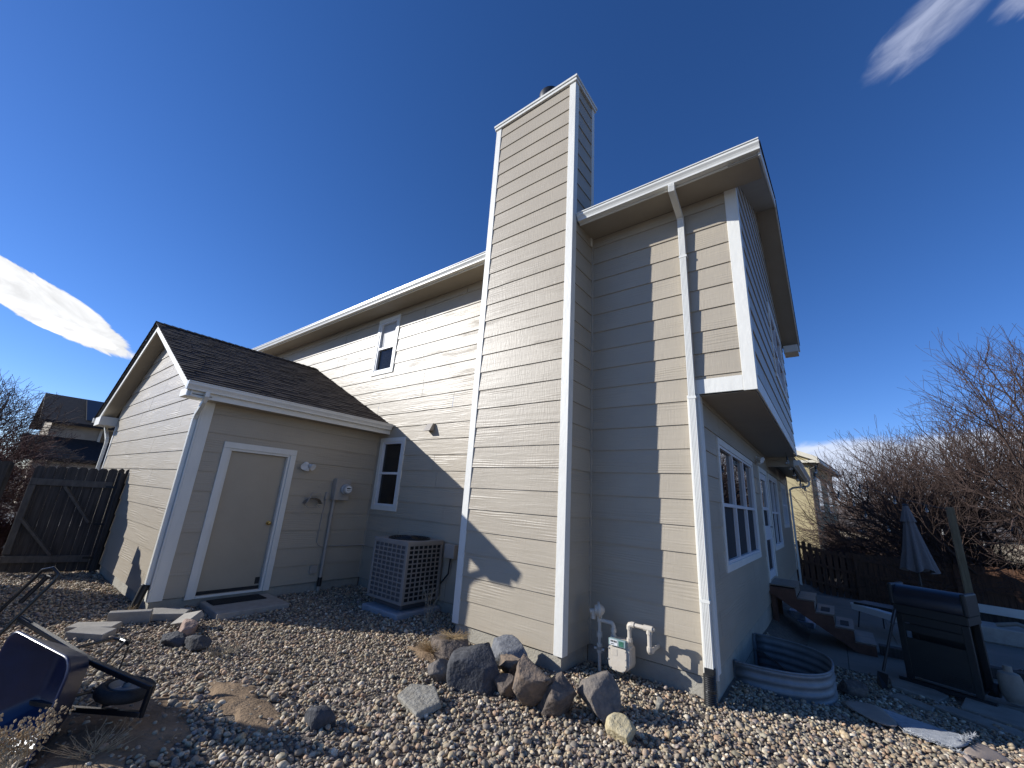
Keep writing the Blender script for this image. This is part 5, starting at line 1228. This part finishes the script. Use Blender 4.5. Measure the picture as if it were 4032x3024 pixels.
for y in (ND+1.6, ND+5.4):
    w_ = MB().box(NX-.02, y, 2.0, NX+.04, y+1.5, 3.9).build('window', M_alum, nh); MB().box(NX+.041, y+.08, 2.08, NX+.045, y+1.42, 3.82).build('pane', M_glass, w_)
lowb = MB().box(NX+.01, ND+3, -1.6, NX+3.4, ND+7.5, .55).build('lean_to', M_trimdark, nh); MB().prism([(NX, ND+2.7, 1.15), (NX+3.8, ND+2.7, .45), (NX+3.8, ND+2.7, .6), (NX, ND+2.7, 1.3)], (0, 5.2, 0)).build('roof', M_roofd, nh)
nh.rotation_euler = (0, 0, R_(-6.5))
fr = thing('far_house', 'low far house with a long grey roof behind the bare tree', 'house', (6, 60, -2))
MB().box(1.5, 58, -3, 16, 66, .9).build('wall', M_stucco2, fr); MB().prism([(1, 57.5, .8), (1, 66.5, .8), (1, 62, 3.3)], (15.5, 0, 0)).build('roof', mat('grey_far_roof', (.11, .095, .085), .9, .2, 1), fr)
for x in (4, 9): MB().box(x, 57.96, -1, x+1.6, 58, .4).build('window', M_glass, fr)
sh_ = thing('white_shed', 'pale shed wall showing through the bare branches', 'shed', (4.3, 29, -1.3))
MB().box(3.9, 29, -1.6, 6.0, 31, .35).build('wall', M_plate, sh_); MB().prism([(3.7, 28.8, .35), (3.7, 31.2, .35), (3.7, 30, .9)], (2.5, 0, 0)).build('roof', M_roofd, sh_)
# house over the street, left
lh = thing('street_house', 'beige two storey house with solar panels beyond the gate', 'house', (-30, 0, 0))
X0 = -28.85; 
def lp(y, z): return (X0, y, z)
MB().box(-34.5, -3.10, -.4, X0-.01, 9, 3.95).build('wall', M_stucco2, lh)
gb_ = MB().prism([(-34.5, -3.11, 3.95), (X0-.01, -3.11, 3.95), (-31.7, -3.11, 5.2)], (0, .02, 0)).build('gable', M_stucco2, lh)
ro = MB().prism([(X0+.45, -3.55, 3.72), (X0+.45, 9.5, 3.72), (-31.7, 9.5, 5.35), (-31.7, -3.55, 5.35)], (0, 0, .14)).build('roof', M_roofd, lh)
MB().prism([(-34.9, -3.55, 3.72), (-31.7, -3.55, 5.35), (-31.7, 9.5, 5.35), (-34.9, 9.5, 3.72)], (0, 0, .14)).build('roof', M_roofd, lh)
for i in range(3):
    y = -2.0+i*1.15
    sp = MB().prism([(X0+.20, y, 4.05), (X0+.20, y+1.05, 4.05), (-31.3, y+1.05, 5.37), (-31.3, y, 5.37)], (0, 0, .05)).build('solar_panel', M_solar, ro)
MB().prism([(X0+1.9, -3.9, 1.95), (X0+1.9, 9, 1.95), (X0-.02, 9, 3.0), (X0-.02, -3.9, 3.0)], (0, 0, .12)).build('porch_roof', M_roofd, lh)
MB().box(X0+.2, -3.3, -.4, X0+1.6, 9, 1.9).build('garage_wall', M_stucco2, lh)
MB().box(X0+1.1, -3.35, -.4, X0+1.75, -2.9, 1.95).build('brick_pier', mat('pale_brick', (.34, .26, .18), .9, .3, 20), lh)
gd_ = MB().box(X0+1.60, -2.6, -.3, X0+1.64, .6, 1.7).build('garage_door', M_cream, lh)
w_ = MB().box(X0-.02, -1.35, 2.95, X0+.06, -.2, 3.75).build('window', M_cream, lh); MB().box(X0+.061, -1.25, 3.02, X0+.065, -.3, 3.68).build('pane', M_glass, w_)
# ================================================================== TREES
def grow_tree(seed, base, stems, depth_max, L0, r0, spread, up_pull, kids, shrink=.72, rmin=.004, wig=.16, droop=0):
    rr = random.Random(seed); seg = []
    def grow(p, d, L, r, dep):
        n = 4 if dep < 3 else 3
        for i in range(n):
            d = (d+Vector((rr.gauss(0, wig), rr.gauss(0, wig), rr.gauss(0, wig)))+up*up_pull*(1 if dep > 0 else .4)-up*droop*dep).normalized()
            q = p+d*L/n; r1 = max(rmin, r*(1-.30/n)); seg.append((p, q, r, r1, dep)); p, r = q, r1
            if dep < depth_max and (i > 0 or dep > 1):
                for _ in range(kids(dep, rr)):
                    ax = d.orthogonal().normalized(); ax.rotate(Matrix.Rotation(rr.uniform(0, 6.28), 3, d)); nd = d.copy(); nd.rotate(Matrix.Rotation(R_(rr.uniform(24, 58)), 3, ax))
                    grow(p, nd, L*shrink*rr.uniform(.65, 1.1), max(rmin, r*rr.uniform(.45, .68)), dep+1)
        if dep < depth_max:
            for _ in range(2):
                nd = (d+Vector((rr.gauss(0, .35), rr.gauss(0, .35), rr.gauss(0, .35)))).normalized(); grow(p, nd, L*shrink*rr.uniform(.8, 1.05), max(rmin, r*.72), dep+1)
    for s_ in stems: grow(Vector(base)+Vector(s_[1]), Vector(s_[0]).normalized(), L0*s_[2], r0*s_[3], 0)
    return seg
def seg_mesh(name, segs, m, n=4, par=None):
    if not segs: return None
    A = np.array([s[0][:] for s in segs]); B = np.array([s[1][:] for s in segs]); r0 = np.array([s[2] for s in segs]); r1 = np.array([s[3] for s in segs])
    d = B-A; d /= np.linalg.norm(d, axis=1)[:, None]+1e-9; ref = np.where(np.abs(d[:, 2:3]) > .9, np.array([[1., 0, 0]]), np.array([[0, 0, 1.]])); u = np.cross(d, ref); u /= np.linalg.norm(u, axis=1)[:, None]; w = np.cross(d, u)
    an = 2*np.pi*np.arange(n)/n; ring = u[:, None]*np.cos(an)[None, :, None]+w[:, None]*np.sin(an)[None, :, None]
    V = np.concatenate([A[:, None]+ring*r0[:, None, None], (B+d*r1[:, None]*.3)[:, None]+ring*r1[:, None, None]], 1); k = len(segs); j = np.arange(n); Fb = np.stack([j, (j+1) % n, n+(j+1) % n, n+j], -1)
    return raw_mesh(name, V.reshape(-1, 3), (Fb[None]+(np.arange(k)*2*n)[:, None, None]).reshape(-1, 4), m, True, None, par)
def tree(name, label, base, segs, split, m1, m2, cat='tree', group=None, leaves=None):
    t = thing(name, label, cat, base, group)
    seg_mesh('trunk', [s for s in segs if s[4] <= split], m1, 8, t)
    o = seg_mesh('crown', [s for s in segs if s[4] > split], m2, 3, t)
    if leaves:
        cnt, size, ml, sd_ = leaves; r = np.random.default_rng(sd_); tips = [s for s in segs if s[4] >= split+2]; pick = r.integers(0, len(tips), cnt)
        P = np.array([tips[i][1][:] for i in pick])+r.normal(0, .05, (cnt, 3)); a = r.normal(size=(cnt, 3)); a /= np.linalg.norm(a, axis=1)[:, None]; b = np.cross(a, r.normal(size=(cnt, 3))); b /= np.linalg.norm(b, axis=1)[:, None]; sz = size*r.uniform(.6, 1.3, (cnt, 1))
        V = np.stack([P-a*sz, P+b*sz*.5, P+a*sz, P-b*sz*.5], 1); raw_mesh('leaves', V.reshape(-1, 3), np.arange(cnt*4).reshape(-1, 4), ml, False, None, o)
    return t
kd = lambda dep, rr: (1, 1, 1, rr.choice((0, 1, 1)), rr.choice((0, 0, 1)), 0)[min(dep, 5)]
tb_ = (7.0, 16.4, -1.2)
sg = grow_tree(5, tb_, [((-.9, -.3, .75), (0, 0, 0), 1.15, 1), ((-.75, .5, .62), (.1, .1, 0), 1.15, .9), ((-.45, -.5, 1.0), (.1, -.1, 0), 1.2, .95), ((-.2, .3, 1.1), (0, .1, 0), 1.25, 1), ((.5, -.3, .9), (.2, 0, 0), 1.1, .9), ((.8, .4, .7), (.2, .1, 0), 1.1, .9), ((-1.0, .1, .40), (-.1, 0, .2), .95, .75), ((-.8, -.5, .5), (-.1, -.1, .2), 1.0, .7), ((.1, -.7, .8), (0, -.1, .1), 1.0, .8)], 5, 2.65, .15, 0, .05, kd, .77, .0046, .12)
tree('bare_tree', 'large bare spreading tree behind the back fence at right', tb_, sg, 1, M_bark, M_twig)
print('tree segs', len(sg))
sg = grow_tree(15, (5.5, 17.6, -1.2), [((-.6, 0, .9), (0, 0, 0), 1, 1), ((-.9, .1, .7), (0, 0, 0), 1, 1), ((.3, .2, 1), (0, 0, 0), 1, 1), ((-.3, -.4, .9), (0, 0, 0), 1, 1), ((-.1, .4, 1.1), (0, .1, 0), 1.1, 1)], 5, 2.45, .12, 0, .06, kd, .77, .0046, .12)
tree('bare_tree', 'smaller bare tree between the yellow house and the large spreading tree', (5.5, 17.6, -1.2), sg, 1, M_bark, M_twig)
kd2 = lambda dep, rr: (2, 2, 1, 1, 0)[min(dep, 4)]
def shrub(label, base, seed, L, m, n=7, r=.022, dm=4, leaves=None, pull=.03):
    rr = random.Random(seed); st_ = [((rr.uniform(-1, 1), rr.uniform(-1, 1), rr.uniform(.35, 1.0)), (rr.uniform(-.3, .3), rr.uniform(-.3, .3), 0), rr.uniform(.8, 1.2), 1) for _ in range(n)]
    return tree('bare_shrub', label, base, grow_tree(seed, base, st_, dm, L, r, 0, pull, kd2, .74, .0045, .16), 0, m, m, 'shrub', leaves=leaves)
shrub('reddish bare shrub against the yellow house behind the fence', (.9, 16.2, -1.2), 3, .75, M_redtwig)
shrub('bare brown shrub behind the closed parasol', (3.0, 16.6, -1.2), 4, .85, M_twig, leaves=(500, .03, M_dryleaf, 3))
shrub('bare brown shrub under the spreading tree, right of the timber post', (4.9, 17.0, -1.2), 6, .85, M_twig)
shrub('bare shrub at the far right behind the back fence', (7.2, 17.4, -1.2), 7, .9, M_twig)
shrub('dark brown shrub in the gap between shed and tree', (4.1, 20.5, -1.3), 9, 1.1, M_twig, leaves=(900, .04, M_dryleaf, 5))
ev = shrub('dark evergreen bush behind the fence near the parasol', (3.1, 20.5, -1.3), 19, .62, M_twig, leaves=(7000, .06, mat('dark_evergreen', (.022, .034, .020), .8, .3, 4), 6))
# left of the gate
sg = grow_tree(25, (-19.5, -6.6, -.25), [((.1, .55, 1.0), (0, 0, 0), 1, 1), ((-.2, .3, 1.1), (0, 0, 0), 1.1, 1), ((.2, -.3, 1), (0, 0, 0), 1, 1), ((0, .9, .75), (0, 0, .3), .9, .8)], 5, 1.75, .07, 0, .03, kd, .74, .005, .14)
tree('bare_tree', 'bare tree with fine twigs beyond the gate at the far left', (-19.5, -6.6, -.25), sg, 1, M_bark, M_twig)
shrub('tangled russet shrub with dead leaves behind the left fence', (-14.5, -5.1, -.25), 33, .95, M_redtwig, 9, .03, 4, (2600, .032, M_dryleaf, 8), pull=.06)
shrub('low red stemmed shrub between fence and street', (-12.6, -4.75, -.22), 35, .40, M_redtwig, 8, .014, 4, (500, .02, M_dryleaf, 9))
